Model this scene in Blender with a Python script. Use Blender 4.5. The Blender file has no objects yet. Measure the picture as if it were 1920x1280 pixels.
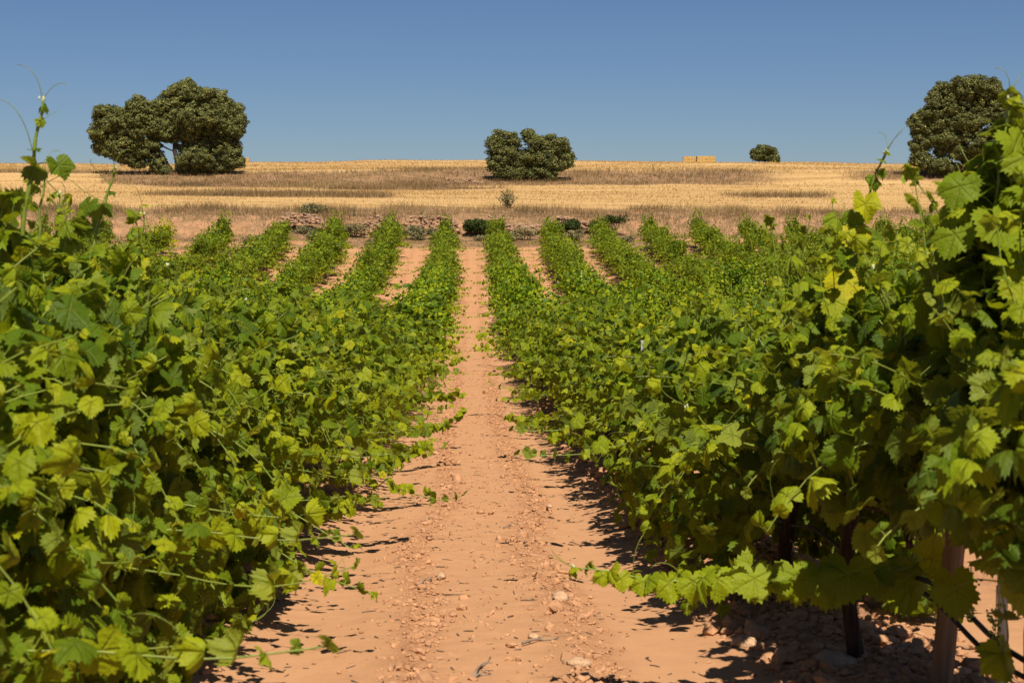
import bpy, math, random
import numpy as np
from mathutils import Vector, Matrix

# ------------------------------------------------------------------ camera, light, exposure
S = bpy.context.scene
COL = S.collection
R = math.radians
F = 2666.67            # focal length in pixels of the 1920 px wide photograph
CX, HY = 883.0, 390.0  # where the rows' vanishing point and the true horizon fall
cam_d = bpy.data.cameras.new('camera')
cam = bpy.data.objects.new('camera', cam_d); COL.objects.link(cam); S.camera = cam
cam_d.lens = 50; cam_d.sensor_width = 36; cam_d.clip_start = 0.1; cam_d.clip_end = 9000
PITCH = math.atan((640-HY)/F); YAW = math.atan((960-CX)/F)
cam.location = (0, 0, 0)
cam.rotation_euler = (R(90)-PITCH, 0, -YAW)
cam_d.dof.use_dof = True; cam_d.dof.focus_distance = 16.0; cam_d.dof.aperture_fstop = 8.0

SUN_EL, SUN_AZ = 59.0, 170.0     # azimuth clockwise from +Y (the view direction): behind the camera, a touch right
w = bpy.data.worlds.new('World'); S.world = w; w.use_nodes = True
nt = w.node_tree; bg = nt.nodes['Background']
sky = nt.nodes.new('ShaderNodeTexSky'); sky.sky_type = 'NISHITA'; sky.sun_disc = False
sky.sun_elevation = R(SUN_EL); sky.sun_rotation = R(SUN_AZ)
sky.air_density = 1.0; sky.dust_density = 0.35; sky.ozone_density = 4.5; sky.altitude = 900
wb = nt.nodes.new('ShaderNodeMix'); wb.data_type = 'RGBA'; wb.blend_type = 'MULTIPLY'; wb.inputs[0].default_value = 1
wb.inputs[7].default_value = (.77, .86, 1.04, 1)
nt.links.new(sky.outputs[0], wb.inputs[6]); nt.links.new(wb.outputs[2], bg.inputs[0]); bg.inputs[1].default_value = 0.041
sd = bpy.data.lights.new('sun', 'SUN'); sd.energy = 5.0; sd.angle = R(0.53); sd.color = (1.0, 0.90, 0.74)
so = bpy.data.objects.new('sun', sd); COL.objects.link(so)
sdir = Vector((math.sin(R(SUN_AZ))*math.cos(R(SUN_EL)), math.cos(R(SUN_AZ))*math.cos(R(SUN_EL)), math.sin(R(SUN_EL))))
so.rotation_euler = sdir.to_track_quat('Z', 'Y').to_euler()
S.view_settings.view_transform = 'Standard'; S.view_settings.look = 'None'
S.view_settings.exposure = 0.60; S.view_settings.gamma = 1.0
S.render.engine = 'CYCLES'
S.cycles.max_bounces = 8; S.cycles.diffuse_bounces = 3; S.cycles.transmission_bounces = 4
S.cycles.glossy_bounces = 2; S.cycles.use_denoising = True

rng = np.random.default_rng(7)
random.seed(7)

# ------------------------------------------------------------------ noise and terrain
def _hash(ix, iy, seed):
    h = (ix.astype(np.int64)*374761393 + iy.astype(np.int64)*668265263 + seed*974634777) & 0xffffffff
    h = ((h ^ (h >> 13))*1274126177) & 0xffffffff
    h = h ^ (h >> 16)
    return (h & 0xffff)/65535.0
def vnoise(x, y, seed=0):
    x = np.asarray(x, float); y = np.asarray(y, float)
    ix = np.floor(x); iy = np.floor(y); fx = x-ix; fy = y-iy
    fx = fx*fx*(3-2*fx); fy = fy*fy*(3-2*fy)
    a = _hash(ix, iy, seed); b = _hash(ix+1, iy, seed); c = _hash(ix, iy+1, seed); d = _hash(ix+1, iy+1, seed)
    return (a*(1-fx)+b*fx)*(1-fy) + (c*(1-fx)+d*fx)*fy
def fbm(x, y, oct=4, seed=0):
    s = 0; a = .5; t = 0
    for o in range(oct):
        s = s + a*vnoise(x*2**o, y*2**o, seed+o*17); t += a; a *= .5
    return s/t
def sstep(a, b, x):
    t = np.clip((np.asarray(x, float)-a)/(b-a), 0, 1); return t*t*(3-2*t)

PD = np.array([-20, 0, 3, 5.1, 6.65, 8.3, 12, 15.9, 19.4, 26.7, 35, 42, 52, 60, 71.4, 81.6, 84.5, 87.5, 89.0, 90.5, 92, 95, 100, 115, 130, 142, 148, 156, 160, 200, 240, 262, 330, 600, 3500], float)
PZ = np.array([-1.2, -1.42, -1.52, -1.69, -1.88, -2.07, -2.42, -2.74, -2.97, -3.47, -3.95, -4.22, -4.33, -4.08, -3.42, -2.42, -2.15, -1.88, -1.62, -.72, -.42, 0, .35, .95, 1.5, 2.1, 2.55, 3.85, 4.2, 5.9, 7.55, 7.8, 7.2, 4, -30], float)
def _smooth_profile():
    d = np.arange(-20, 400, .25); z = np.interp(d, PD, PZ)
    k = np.hanning(17); k /= k.sum()
    zs = np.convolve(np.pad(z, 8, mode='edge'), k, 'valid')
    return d, zs
_D, _Z = _smooth_profile()
def eff(x, y):
    return y - 0.22*np.clip(x, -60, 60)*sstep(35, 78, y)*(1-sstep(105, 140, y))
def height(x, y):
    x = np.asarray(x, float); y = np.asarray(y, float)
    d = eff(x, y)
    z = np.where(d < 399, np.interp(d, _D, _Z), np.interp(d, PD, PZ))
    z = z + (fbm(x*.03+5, y*.03, 3, 3)-.5)*.7*sstep(95, 130, y) * (1-sstep(230, 300, y)*.4)
    z = z + (.30*np.sin(x*.041+1.0)+.5*(fbm(x*.09, y*.05, 3, 33)-.5))*sstep(165, 225, y)*(1-sstep(300, 400, y))
    return z
def H(x, y): return float(height(np.array([x]), np.array([y]))[0])
ROWS = [s*(1.5+3.0*k) for k in range(11) for s in (-1, 1)]
def path_rough(x):           # 0 in the smooth wheel tracks, 1 in the cloddy strips
    u = (np.asarray(x)+1.5) % 3.0 - 1.5        # lateral position inside its alley
    r = .22 + 0*u
    r = np.maximum(r, np.exp(-((u+.27)/.12)**2))
    r = np.maximum(r, np.exp(-((u-.42)/.17)**2))
    r = np.maximum(r, sstep(.98, 1.2, np.abs(u)))
    r = r*(1-.93*np.exp(-((np.abs(u)-.74)/.17)**4))
    return r
def detail(x, y):
    u = (np.asarray(x)+1.5) % 3.0 - 1.5
    rough = path_rough(x + (fbm(x*.4, y*.35, 2, 9)-.5)*.25)
    z = .045*sstep(.9, 1.5, np.abs(u)) - .035*np.exp(-((np.abs(u)-.74)/.24)**2)
    n = (fbm(x*9, y*9, 4, 21)-.5)*.05 + (np.abs(fbm(x*22, y*22, 3, 5)-.5))*.05
    z = z + n*(.12+.9*rough)
    z = z + (fbm(x*1.3, y*.7, 3, 40)-.5)*.05
    return z*(1-sstep(80, 83, eff(x, y)))

def world(px, py, d):        # photo pixel at forward distance d -> a point (rows run along +Y)
    v = Vector(((px-960)/F, -(py-640)/F, -1.0))
    v = cam.rotation_euler.to_matrix() @ v
    return np.array(v*(d/v.y))
def project(P):
    M = np.array(cam.rotation_euler.to_matrix())
    c = np.asarray(P) @ M
    return 960 + F*c[..., 0]/-c[..., 2], 640 - F*c[..., 1]/-c[..., 2], -c[..., 2]
def X_of(px, d): return float(world(px, HY, d)[0])

# ------------------------------------------------------------------ mesh helpers
class MB:
    """collects vertices, faces and two float attributes, then becomes one mesh"""
    def __init__(s): s.V = []; s.F = []; s.n = 0; s.A = []; s.B = []; s.M = []
    def add(s, V, Fs, tint=0.5, vein=0.0, mat=0):
        V = np.asarray(V, float).reshape(-1, 3)
        s.V.append(V)
        for f in (Fs if isinstance(Fs, (list, tuple)) else [Fs]):
            f = np.asarray(f, int); s.F.append(f+s.n); s.M.append(np.full(len(f), mat, int))
        s.A.append(np.broadcast_to(np.asarray(tint, float), (len(V),)).copy())
        s.B.append(np.broadcast_to(np.asarray(vein, float), (len(V),)).copy())
        s.n += len(V)
    def mesh(s, name, mats, smooth=False):
        V = np.concatenate(s.V); me = bpy.data.meshes.new(name)
        tot = np.concatenate([np.full(len(f), f.shape[1], int) for f in s.F])
        loops = np.concatenate([f.ravel() for f in s.F])
        start = np.concatenate([[0], np.cumsum(tot)[:-1]])
        me.vertices.add(len(V)); me.vertices.foreach_set('co', V.astype(np.float32).ravel())
        me.loops.add(len(loops)); me.loops.foreach_set('vertex_index', loops.astype(np.int32))
        me.polygons.add(len(tot)); me.polygons.foreach_set('loop_start', start.astype(np.int32))
        me.polygons.foreach_set('loop_total', tot.astype(np.int32))
        me.polygons.foreach_set('material_index', np.concatenate(s.M).astype(np.int32))
        me.polygons.foreach_set('use_smooth', np.full(len(tot), smooth, bool))
        for nm, arr in (('tint', s.A), ('vein', s.B)):
            a = me.attributes.new(nm, 'FLOAT', 'POINT'); a.data.foreach_set('value', np.concatenate(arr).astype(np.float32))
        for m in (mats if isinstance(mats, (list, tuple)) else [mats]): me.materials.append(m)
        me.update(calc_edges=True); me.validate()
        return me
    def obj(s, name, mats, parent=None, smooth=False, loc=None):
        o = bpy.data.objects.new(name, s.mesh(name, mats, smooth)); COL.objects.link(o)
        if parent is not None: o.parent = parent
        if loc is not None: o.location = loc
        return o
def tag(o, label=None, cat=None, group=None, kind=None):
    if label: o['label'] = label
    if cat: o['category'] = cat
    if group: o['group'] = group
    if kind: o['kind'] = kind
    return o
def empty(name, loc, rz=0):
    o = bpy.data.objects.new(name, None); COL.objects.link(o); o.location = loc; o.rotation_euler = (0, 0, rz)
    o.empty_display_size = .2
    return o
def unit(v):
    v = np.asarray(v, float); return v/np.maximum(np.linalg.norm(v, axis=-1, keepdims=True), 1e-9)
def tube(mb, P, rad, sides=6, tint=.5, mat=0, cap=True):
    P = np.asarray(P, float); n = len(P); rad = np.broadcast_to(rad, (n,))
    T = unit(np.gradient(P, axis=0)); ref = np.array([.3, .2, 1.0]) if abs(T[:, 2]).mean() < .8 else np.array([1., .1, 0])
    A = unit(np.cross(T, ref)); B = np.cross(T, A)
    a = np.linspace(0, 2*np.pi, sides, endpoint=False)
    V = P[:, None] + rad[:, None, None]*(np.cos(a)[None, :, None]*A[:, None] + np.sin(a)[None, :, None]*B[:, None])
    i = np.arange(n-1)[:, None]*sides; j = np.arange(sides)[None]; j2 = (j+1) % sides
    Q = np.stack([i+j, i+j2, i+sides+j2, i+sides+j], -1).reshape(-1, 4)
    Fs = [Q]
    if cap: Fs += [np.arange(sides)[None, ::-1], (np.arange(sides)+(n-1)*sides)[None]]
    mb.add(V.reshape(-1, 3), Fs, tint, 0, mat)
def ico(sub=0):
    t = (1+5**.5)/2
    V = unit(np.array([[-1, t, 0], [1, t, 0], [-1, -t, 0], [1, -t, 0], [0, -1, t], [0, 1, t], [0, -1, -t], [0, 1, -t], [t, 0, -1], [t, 0, 1], [-t, 0, -1], [-t, 0, 1]], float))
    Fc = np.array([[0, 11, 5], [0, 5, 1], [0, 1, 7], [0, 7, 10], [0, 10, 11], [1, 5, 9], [5, 11, 4], [11, 10, 2], [10, 7, 6], [7, 1, 8], [3, 9, 4], [3, 4, 2], [3, 2, 6], [3, 6, 8], [3, 8, 9], [4, 9, 5], [2, 4, 11], [6, 2, 10], [8, 6, 7], [9, 8, 1]])
    for _ in range(sub):
        m = {}; V = list(V); out = []
        def mid(a, b):
            k = (min(a, b), max(a, b))
            if k not in m: V.append(unit(V[a]+V[b])); m[k] = len(V)-1
            return m[k]
        for a, b, c in Fc:
            x, y, z = mid(a, b), mid(b, c), mid(c, a); out += [[a, x, z], [b, y, x], [c, z, y], [x, y, z]]
        Fc = np.array(out); V = np.array(V)
    return V, Fc
ICO = [ico(0), ico(1), ico(2)]
def rotz(V, a):
    c, s = math.cos(a), math.sin(a); V = np.asarray(V)
    return np.stack([V[..., 0]*c-V[..., 1]*s, V[..., 0]*s+V[..., 1]*c, V[..., 2]], -1)
def instance(mb, T, P, Xa, Ya, Za, scale, tint, mat=0):
    """put template T=(V, faces list, vein) at every point P with axes Xa, Ya, Za"""
    V, Fs, vein = T; n = len(P)
    if n == 0: return
    scale = np.asarray(scale, float)
    if scale.ndim == 1: scale = np.repeat(scale[:, None], 3, 1)
    L = V[None]*scale[:, None]
    W = P[:, None] + L[..., 0:1]*Xa[:, None] + L[..., 1:2]*Ya[:, None] + L[..., 2:3]*Za[:, None]
    off = (np.arange(n)*len(V))[:, None, None]
    mb.add(W.reshape(-1, 3), [(f[None]+off).reshape(-1, f.shape[1]) for f in Fs], np.repeat(tint, len(V)), np.tile(vein, n), mat)

# ------------------------------------------------------------------ materials
class Mat:
    def __init__(s, name):
        s.m = bpy.data.materials.new(name); s.m.use_nodes = True; s.t = s.m.node_tree
        s.t.nodes.clear(); s.out = s.n('OutputMaterial')
    def n(s, kind, **kw):
        o = s.t.nodes.new('ShaderNode'+kind)
        for k, v in kw.items(): setattr(o, k, v)
        return o
    def l(s, a, b): s.t.links.new(a, b)
    def set(s, sock, v):
        if isinstance(v, (int, float, tuple, list)): sock.default_value = v
        else: s.l(v, sock)
    def noise(s, scale, detail=4, rough=.55, vec=None, dist=0):
        o = s.n('TexNoise'); o.inputs['Scale'].default_value = scale; o.inputs['Detail'].default_value = detail
        o.inputs['Roughness'].default_value = rough; o.inputs['Distortion'].default_value = dist
        if vec is not None: s.l(vec, o.inputs['Vector'])
        return o.outputs['Fac']
    def pos(s): return s.n('NewGeometry').outputs['Position']
    def mapping(s, vec, scale=(1, 1, 1), rot=(0, 0, 0)):
        o = s.n('Mapping'); o.inputs['Scale'].default_value = scale; o.inputs['Rotation'].default_value = rot; s.l(vec, o.inputs['Vector']); return o.outputs[0]
    def ramp(s, fac, stops):
        o = s.n('ValToRGB'); e = o.color_ramp.elements
        while len(e) < len(stops): e.new(.5)
        for k, (p, c) in enumerate(stops):
            e[k].position = p; e[k].color = (*c, 1) if len(c) == 3 else c
        s.set(o.inputs[0], fac); return o.outputs[0]
    def mix(s, fac, a, b, mode='MIX'):
        o = s.n('Mix', data_type='RGBA', blend_type=mode)
        s.set(o.inputs[0], fac)
        for k, v in ((6, a), (7, b)):
            if isinstance(v, tuple): o.inputs[k].default_value = (*v, 1) if len(v) == 3 else v
            else: s.l(v, o.inputs[k])
        return o.outputs[2]
    def math(s, op, a, b=0.0, c=None):
        o = s.n('Math', operation=op); s.set(o.inputs[0], a); s.set(o.inputs[1], b)
        if c is not None: s.set(o.inputs[2], c)
        return o.outputs[0]
    def attr(s, name): return s.n('Attribute', attribute_name=name).outputs['Fac']
    def bump(s, h, strength=.5, dist=.02):
        o = s.n('Bump'); o.inputs['Strength'].default_value = strength; o.inputs['Distance'].default_value = dist; s.l(h, o.inputs['Height']); return o.outputs[0]
    def bsdf(s, col, rough=.7, spec=.3, normal=None, **kw):
        o = s.n('BsdfPrincipled'); s.set(o.inputs['Base Color'], (*col, 1) if isinstance(col, tuple) else col)
        s.set(o.inputs['Roughness'], rough); s.set(o.inputs['Specular IOR Level'], spec)
        for k, v in kw.items(): s.set(o.inputs[k], v)
        if normal is not None: s.l(normal, o.inputs['Normal'])
        return o.outputs[0]
    def done(s, sh): s.l(sh, s.out.inputs['Surface']); return s.m

def leaf_material(name, dark, mid, light, yellow, trans=.42, fine=True, tcol=(.34, .42, .015), spec=.16):
    m = Mat(name)
    t = m.attr('tint'); v = m.attr('vein')
    col = m.ramp(t, [(0, dark), (.4, mid), (.75, light), (1, yellow)])
    oi = m.n('ObjectInfo').outputs['Random']
    if fine:
        geo = m.pos(); n1 = m.noise(38, 3, .6, geo)
        col = m.mix(m.math('MULTIPLY', n1, .5), col, mid, 'MIX')
        sp = m.math('POWER', v, 14.0)
        col = m.mix(m.math('MULTIPLY', sp, .75), col, (.30, .34, .06))
        back = m.n('NewGeometry').outputs['Backfacing']
        edge = m.ramp(m.noise(55, 3, .6, geo), [(.62, (0, 0, 0)), (.70, (1, 1, 1))])
        col = m.mix(m.math('MULTIPLY', edge, .16), col, (.22, .15, .03))
        col = m.mix(m.math('MULTIPLY', back, .5), col, (.15, .20, .045))
        bh = m.math('ADD', m.math('MULTIPLY', m.math('POWER', v, 5.0), -1.2), m.noise(90, 2, .5, geo))
        nor = m.bump(bh, .9, .005)
    else: nor = None
    sh = m.bsdf(col, .5, spec, nor)
    tr = m.n('BsdfTranslucent'); m.set(tr.inputs['Color'], m.mix(.55, col, tcol))
    if nor is not None: m.l(nor, tr.inputs['Normal'])
    ms = m.n('MixShader'); ms.inputs[0].default_value = trans; m.l(sh, ms.inputs[1]); m.l(tr.outputs[0], ms.inputs[2])
    return m.done(ms.outputs[0])
LEAF = leaf_material('vine_leaf', (.014, .046, .004), (.100, .165, .006), (.29, .345, .008), (.52, .46, .006), tcol=(.42, .44, .008))
LEAF_FAR = leaf_material('vine_leaf_far', (.012, .040, .003), (.074, .138, .004), (.225, .285, .005), (.38, .34, .008), fine=False, trans=.22, tcol=(.38, .42, .008))
LEAF_YEL = leaf_material('vine_leaf_yellowing', (.06, .08, .004), (.22, .24, .006), (.42, .40, .008), (.55, .45, .010), fine=False, trans=.22, tcol=(.4, .38, .008))
def simple(name, c1, c2, scale=20, rough=.8, spec=.2, bump=.4, dist=.01, stretch=(1, 1, 1), tint=False):
    m = Mat(name); tc = m.n('TexCoord').outputs['Object']; v = m.mapping(tc, stretch)
    n = m.noise(scale, 5, .6, v); n2 = m.noise(scale*6, 3, .6, v)
    col = m.ramp(n, [(.3, c1), (.7, c2)])
    if tint: col = m.mix(m.math('MULTIPLY', m.attr('tint'), .75), col, tint)
    return m.done(m.bsdf(col, rough, spec, m.bump(m.math('ADD', n, m.math('MULTIPLY', n2, .4)), bump, dist)))
BARK = simple('vine_bark', (.030, .018, .012), (.10, .065, .045), 14, .95, .1, 1, .02, (3, 3, .5))
OAKBARK = simple('oak_bark', (.035, .028, .022), (.09, .07, .05), 6, .95, .1, 1, .05, (2, 2, .5))
STEM = simple('green_stem', (.12, .18, .02), (.20, .26, .035), 30, .45, .35, .15, .002, tint=(.16, .07, .03))
CANE = simple('dry_cane', (.14, .10, .075), (.28, .22, .17), 20, .9, .15, .6, .004, (1, 1, 1))
LITTER = simple('litter', (.05, .035, .025), (.16, .11, .08), 20, .9, .15, .6, .004)
WOODPOST = simple('weathered_post', (.13, .085, .05), (.26, .18, .11), 9, .85, .2, .8, .01, (6, 6, .35))
STEEL = simple('galvanised_steel', (.32, .33, .34), (.5, .51, .52), 12, .45, .5, .1, .001)
HOSE = simple('black_hose', (.012, .010, .009), (.03, .025, .022), 25, .5, .4, .1, .001)
STONE = simple('pale_stone', (.30, .17, .10), (.44, .28, .175), 3.5, .9, .1, .8, .05, tint=(.22, .15, .11))
CLOD = simple('soil_clod', (.32, .16, .082), (.48, .265, .145), 9, .95, .05, .6, .01, tint=(.30, .165, .095))
ROCK = simple('field_rock', (.36, .215, .125), (.52, .35, .22), 14, .9, .1, 1, .02)
OAK = leaf_material('oak_leaf', (.050, .058, .018), (.115, .125, .038), (.205, .21, .062), (.27, .25, .075), trans=.12, fine=False, tcol=(.12, .14, .02))
SHRUB = leaf_material('shrub_leaf', (.015, .030, .006), (.035, .055, .009), (.07, .09, .014), (.09, .10, .02), trans=.12, fine=False, tcol=(.1, .14, .01))
DRYSHRUB = leaf_material('dry_shrub_leaf', (.10, .105, .045), (.19, .18, .08), (.29, .24, .115), (.38, .30, .14), trans=.15, fine=False, tcol=(.25, .22, .07))
BERRY = simple('unripe_berry', (.16, .24, .03), (.30, .36, .06), 40, .4, .4, .1, .002)
BUD = simple('pale_bud', (.36, .40, .20), (.55, .56, .36), 40, .8, .2, .2, .002)
def grass_mat(name, stops, trans=.25):
    m = Mat(name); col = m.ramp(m.attr('tint'), stops)
    sh = m.bsdf(col, .8, .15); tr = m.n('BsdfTranslucent'); m.l(col, tr.inputs['Color'])
    ms = m.n('MixShader'); ms.inputs[0].default_value = trans; m.l(sh, ms.inputs[1]); m.l(tr.outputs[0], ms.inputs[2])
    return m.done(ms.outputs[0])
DRYGRASS = grass_mat('dry_grass', [(0, (.075, .072, .028)), (.22, (.145, .096, .044)), (.55, (.235, .152, .070)), (.82, (.36, .25, .115)), (1, (.13, .125, .05))])
STUBBLE = grass_mat('stubble_straw', [(0, (.28, .165, .062)), (.5, (.44, .28, .107)), (1, (.60, .43, .18))])

def ground_material():
    m = Mat('ground'); p = m.pos()
    # reddish sandy soil
    big = m.noise(.7, 4, .6, p); med = m.noise(9, 5, .65, p); fine = m.noise(70, 4, .7, p); grit = m.noise(260, 2, .6, p)
    soil = m.ramp(med, [(.25, (.295, .138, .070)), (.55, (.382, .195, .098)), (.8, (.46, .245, .130))])
    soil = m.mix(m.math('MULTIPLY', big, .4), soil, (.405, .208, .106))
    soil = m.mix(m.math('MULTIPLY', m.ramp(fine, [(.52, (0, 0, 0)), (.75, (1, 1, 1))]), .35), soil, (.56, .36, .23))
    soil = m.mix(m.math('MULTIPLY', m.math('SUBTRACT', 1.0, m.attr('vein')), .55), soil, (.42, .235, .125))
    speck = m.ramp(grit, [(.30, (1, 1, 1)), (.38, (0, 0, 0))])
    soil = m.mix(m.math('MULTIPLY', m.math('MULTIPLY', speck, m.attr('vein')), .55), soil, (.17, .10, .065))
    # stubble field: straw lines that follow the contours
    sx = m.n('SeparateXYZ'); m.l(p, sx.inputs[0]); wn = m.noise(.012, 2, .5, p)
    yw = m.math('ADD', sx.outputs[1], m.math('MULTIPLY', wn, 60.0)); cb = m.n('CombineXYZ'); m.l(sx.outputs[0], cb.inputs[0]); m.l(yw, cb.inputs[1])
    p0 = p; p = cb.outputs[0]
    wv = m.mapping(p, (.035, .55, .3)); lines = m.noise(1.0, 5, .7, wv, .6)
    wv2 = m.mapping(p, (.25, 2.2, 1)); l2 = m.noise(1.0, 4, .7, wv2)
    fld = m.ramp(lines, [(.34, (.27, .165, .072)), (.46, (.42, .27, .115)), (.60, (.50, .34, .158)), (.70, (.33, .21, .09))])
    fld = m.mix(m.math('MULTIPLY', l2, .55), fld, (.36, .225, .09))
    p = p0
    # rough verge: thin dry grass over earth
    vn = m.noise(1.6, 5, .7, p)
    vg = m.ramp(vn, [(.3, (.12, .085, .042)), (.48, (.22, .138, .075)), (.64, (.36, .20, .11))])
    c = m.mix(m.attr('field'), soil, fld); c = m.mix(m.attr('verge'), c, vg)
    h = m.math('ADD', m.math('MULTIPLY', med, .9), m.math('ADD', m.math('MULTIPLY', fine, .5), m.math('MULTIPLY', grit, .12)))
    h = m.math('MULTIPLY', h, m.math('MULTIPLY_ADD', m.attr('vein'), 1.25, .12))
    return m.done(m.bsdf(c, .95, .08, m.bump(h, .7, .024)))
GROUND = ground_material()

# ------------------------------------------------------------------ ground sheet
def verge_mask(x, y):
    """1 where rough grass grows: margin of the vineyard, the field banks and weedy patches"""
    d = eff(x, y); n = fbm(x*.25, y*.35, 4, 77)
    m1 = sstep(82.2, 83.6, d+(n-.5)*1.5)*(1-sstep(93.6, 96.4, d+(n-.5)*4+x*.03))
    road = np.exp(-((d-85.6+(n-.5)*1.6)/1.05)**4)*sstep(7, 12, np.abs(x-1)) * .95   # bare lateral track, grown over in the middle
    m1 = m1*(1-road)*(1-.45*np.exp(-((d-89.6)/1.2)**4)*sstep(.42, .58, fbm(x*.35, y*.9, 3, 71)))
    px = CX + F*x/np.maximum(y, 1)
    n2 = fbm(x*.07, y*.12, 3, 31)
    wob = (n2-.5)*13
    bank = np.where(px < 200, sstep(153, 155, y+wob)*(1-sstep(158, 160, y+wob)),
                    sstep(143, 145.5, y+wob*1.3 + 9*np.exp(-((px-760)/260)**2) - np.where(px > 1000, (px-1000)*.006, 0))*(1-sstep(158, 163, y+wob)))
    bank = bank*(1-sstep(1380, 1500, px)) + sstep(1560, 1660, px)*sstep(148, 150, y+wob*.4)*(1-sstep(158, 160, y+wob*.4))
    def patch(px0, px1, d0, d1):
        return sstep(px0, px0+90, px)*(1-sstep(px1-60, px1, px))*sstep(d0-1, d0+1, y+wob*.5)*(1-sstep(d1-1.5, d1+1.5, y+wob*.5))
    return np.clip(m1 + bank + patch(250, 760, 109, 119)*.9 + patch(1330, 1580, 116, 124)*.8 + patch(1700, 1990, 124, 135)*.7, 0, 1)
def build_ground():
    xs = [0.0]; st = .04
    while xs[-1] < 2600:
        if xs[-1] > 2.4: st *= 1.045
        xs.append(xs[-1]+st)
    xs = np.array(xs); xs = np.concatenate([-xs[:0:-1], xs])
    ys = [-14.0]
    while ys[-1] < 3400:
        y = ys[-1]
        st = .5 if y < 3 else (.04 if y < 11 else (y*.0042 if y < 82 else (.33 if y < 100 else (y*.0045 if y < 330 else y*.05))))
        ys.append(y+st)
    ys = np.array(ys)
    X, Y = np.meshgrid(xs, ys); Z = height(X, Y) + detail(X, Y)
    nx, ny = len(xs), len(ys)
    mb = MB(); i = np.arange(ny-1)[:, None]*nx; j = np.arange(nx-1)[None]
    Q = np.stack([i+j, i+j+1, i+nx+j+1, i+nx+j], -1).reshape(-1, 4)
    d = eff(X, Y)
    mb.add(np.stack([X, Y, Z], -1).reshape(-1, 3), Q, .5, np.clip(path_rough(X + (fbm(X*.4, Y*.35, 2, 9)-.5)*.25), 0, 1).ravel())
    o = mb.obj('ground', GROUND, smooth=True); tag(o, kind='structure')
    me = o.data
    fld = sstep(92.5, 94.5, d + (fbm(X*.3, Y*.3, 3, 8)-.5)*3)
    for nm, arr in (('field', fld), ('verge', verge_mask(X, Y))):
        a = me.attributes.new(nm, 'FLOAT', 'POINT'); a.data.foreach_set('value', arr.astype(np.float32).ravel())
build_ground()

# ------------------------------------------------------------------ vine leaves
def leaf_template(lod, k=0):
    r = np.random.default_rng(100+k)
    ctrl_a = np.array([0, 14, 30, 42, 56, 72, 90, 104, 122, 140, 158, 172, 180])
    ctrl_r = np.array([.98, .91, .80, .75, .91, .88, .77, .75, .83, .79, .70, .50, .12])
    ctrl_r = ctrl_r*(1+r.normal(0, .035, len(ctrl_r))); ctrl_r[-1] = .10
    def rad(a):
        b = np.abs(a); return np.interp(b, ctrl_a, ctrl_r)
    if lod == 0: n = 52
    elif lod == 1: n = 16
    else: n = 8
    if lod == 0:
        a = np.linspace(-180, 180, n, endpoint=False)+180/n
        rr = rad(a)*(1+.07*np.where(np.arange(n) % 2 == 0, 1, -1)*np.where(np.abs(a) > 160, .2, 1))
    elif lod == 1:
        a = np.array([-172, -140, -122, -100, -76, -56, -40, -18, 0, 18, 40, 56, 76, 100, 122, 140, 172.]); rr = rad(a)*1.02; n = len(a)
    else:
        a = np.array([-165, -115, -60, -38, 0, 38, 60, 115, 165.]); rr = rad(a)*1.08; n = len(a)
    ar = np.radians(a)
    def shape(x, y, rr):
        fold = (.10+.10*(k % 4))*np.abs(x)*(1 if k < 4 else -1.2); cup = -(.18+.24*(k % 3))*(x*x+y*y)*(1+.4*(k > 3)*np.sin(4*np.arctan2(x, y+.0001)+k)) + .05*np.sin(5*np.arctan2(x, y+.0001))*np.hypot(x, y)
        wave = .10*np.sin(3.6*x+k*2)*np.cos(3.3*y+k)
        return fold+cup+wave
    cy = .0
    ox, oy = rr*np.sin(ar), rr*np.cos(ar)
    vdirs = np.array([0, 56, -56, 118, -118.])
    vn_o = np.max(np.clip(1-np.abs((a[:, None]-vdirs[None]+180) % 360-180)/26, 0, 1), 1)
    if lod == 0:
        ix, iy = ox*.52, oy*.52
        V = [(0, cy, 0)] + [(x, y, shape(x, y, 0)) for x, y in zip(ix, iy)] + [(x, y, shape(x, y, 0)) for x, y in zip(ox, oy)]
        j = np.arange(n); j2 = (j+1) % n
        tri = np.stack([np.zeros(n, int), 1+j2, 1+j], -1); quad = np.stack([1+j, 1+j2, 1+n+j2, 1+n+j], -1)
        vein = np.concatenate([[1], vn_o, vn_o*.93]); Fs = [tri, quad]
    else:
        V = [(0, cy, 0)] + [(x, y, shape(x, y, 0)) for x, y in zip(ox, oy)]
        j = np.arange(n-1); tri = np.stack([np.zeros(n-1, int), 1+j+1, 1+j], -1)
        vein = np.concatenate([[.9], vn_o*.9]); Fs = [tri]
    V = np.array(V, float)*.60          # scale 1 == a leaf about one unit wide
    return V, Fs, vein
LT = {l: [leaf_template(l, k) for k in range(7 if l == 0 else 3)] for l in (0, 1, 2)}
def lay_leaves(mb, L, lod, r, mat=0):
    """L: list of (pos, normal, tipdir, size, tint)"""
    if not L: return
    P = np.array([l[0] for l in L]); N = unit(np.array([l[1] for l in L])); T = np.array([l[2] for l in L])
    S_ = np.array([l[3] for l in L]); t = np.array([l[4] for l in L])
    T = unit(T - (T*N).sum(1, keepdims=True)*N); X = np.cross(T, N)
    which = r.integers(0, len(LT[lod]), len(L))
    S3 = S_[:, None]*np.stack([r.uniform(.85, 1.12, len(L)), r.uniform(.9, 1.1, len(L)), r.uniform(.3, 2.0, len(L))], 1)
    for k in range(len(LT[lod])):
        s = which == k
        instance(mb, LT[lod][k], P[s], X[s], T[s], N[s], S3[s], t[s], mat)
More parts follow.
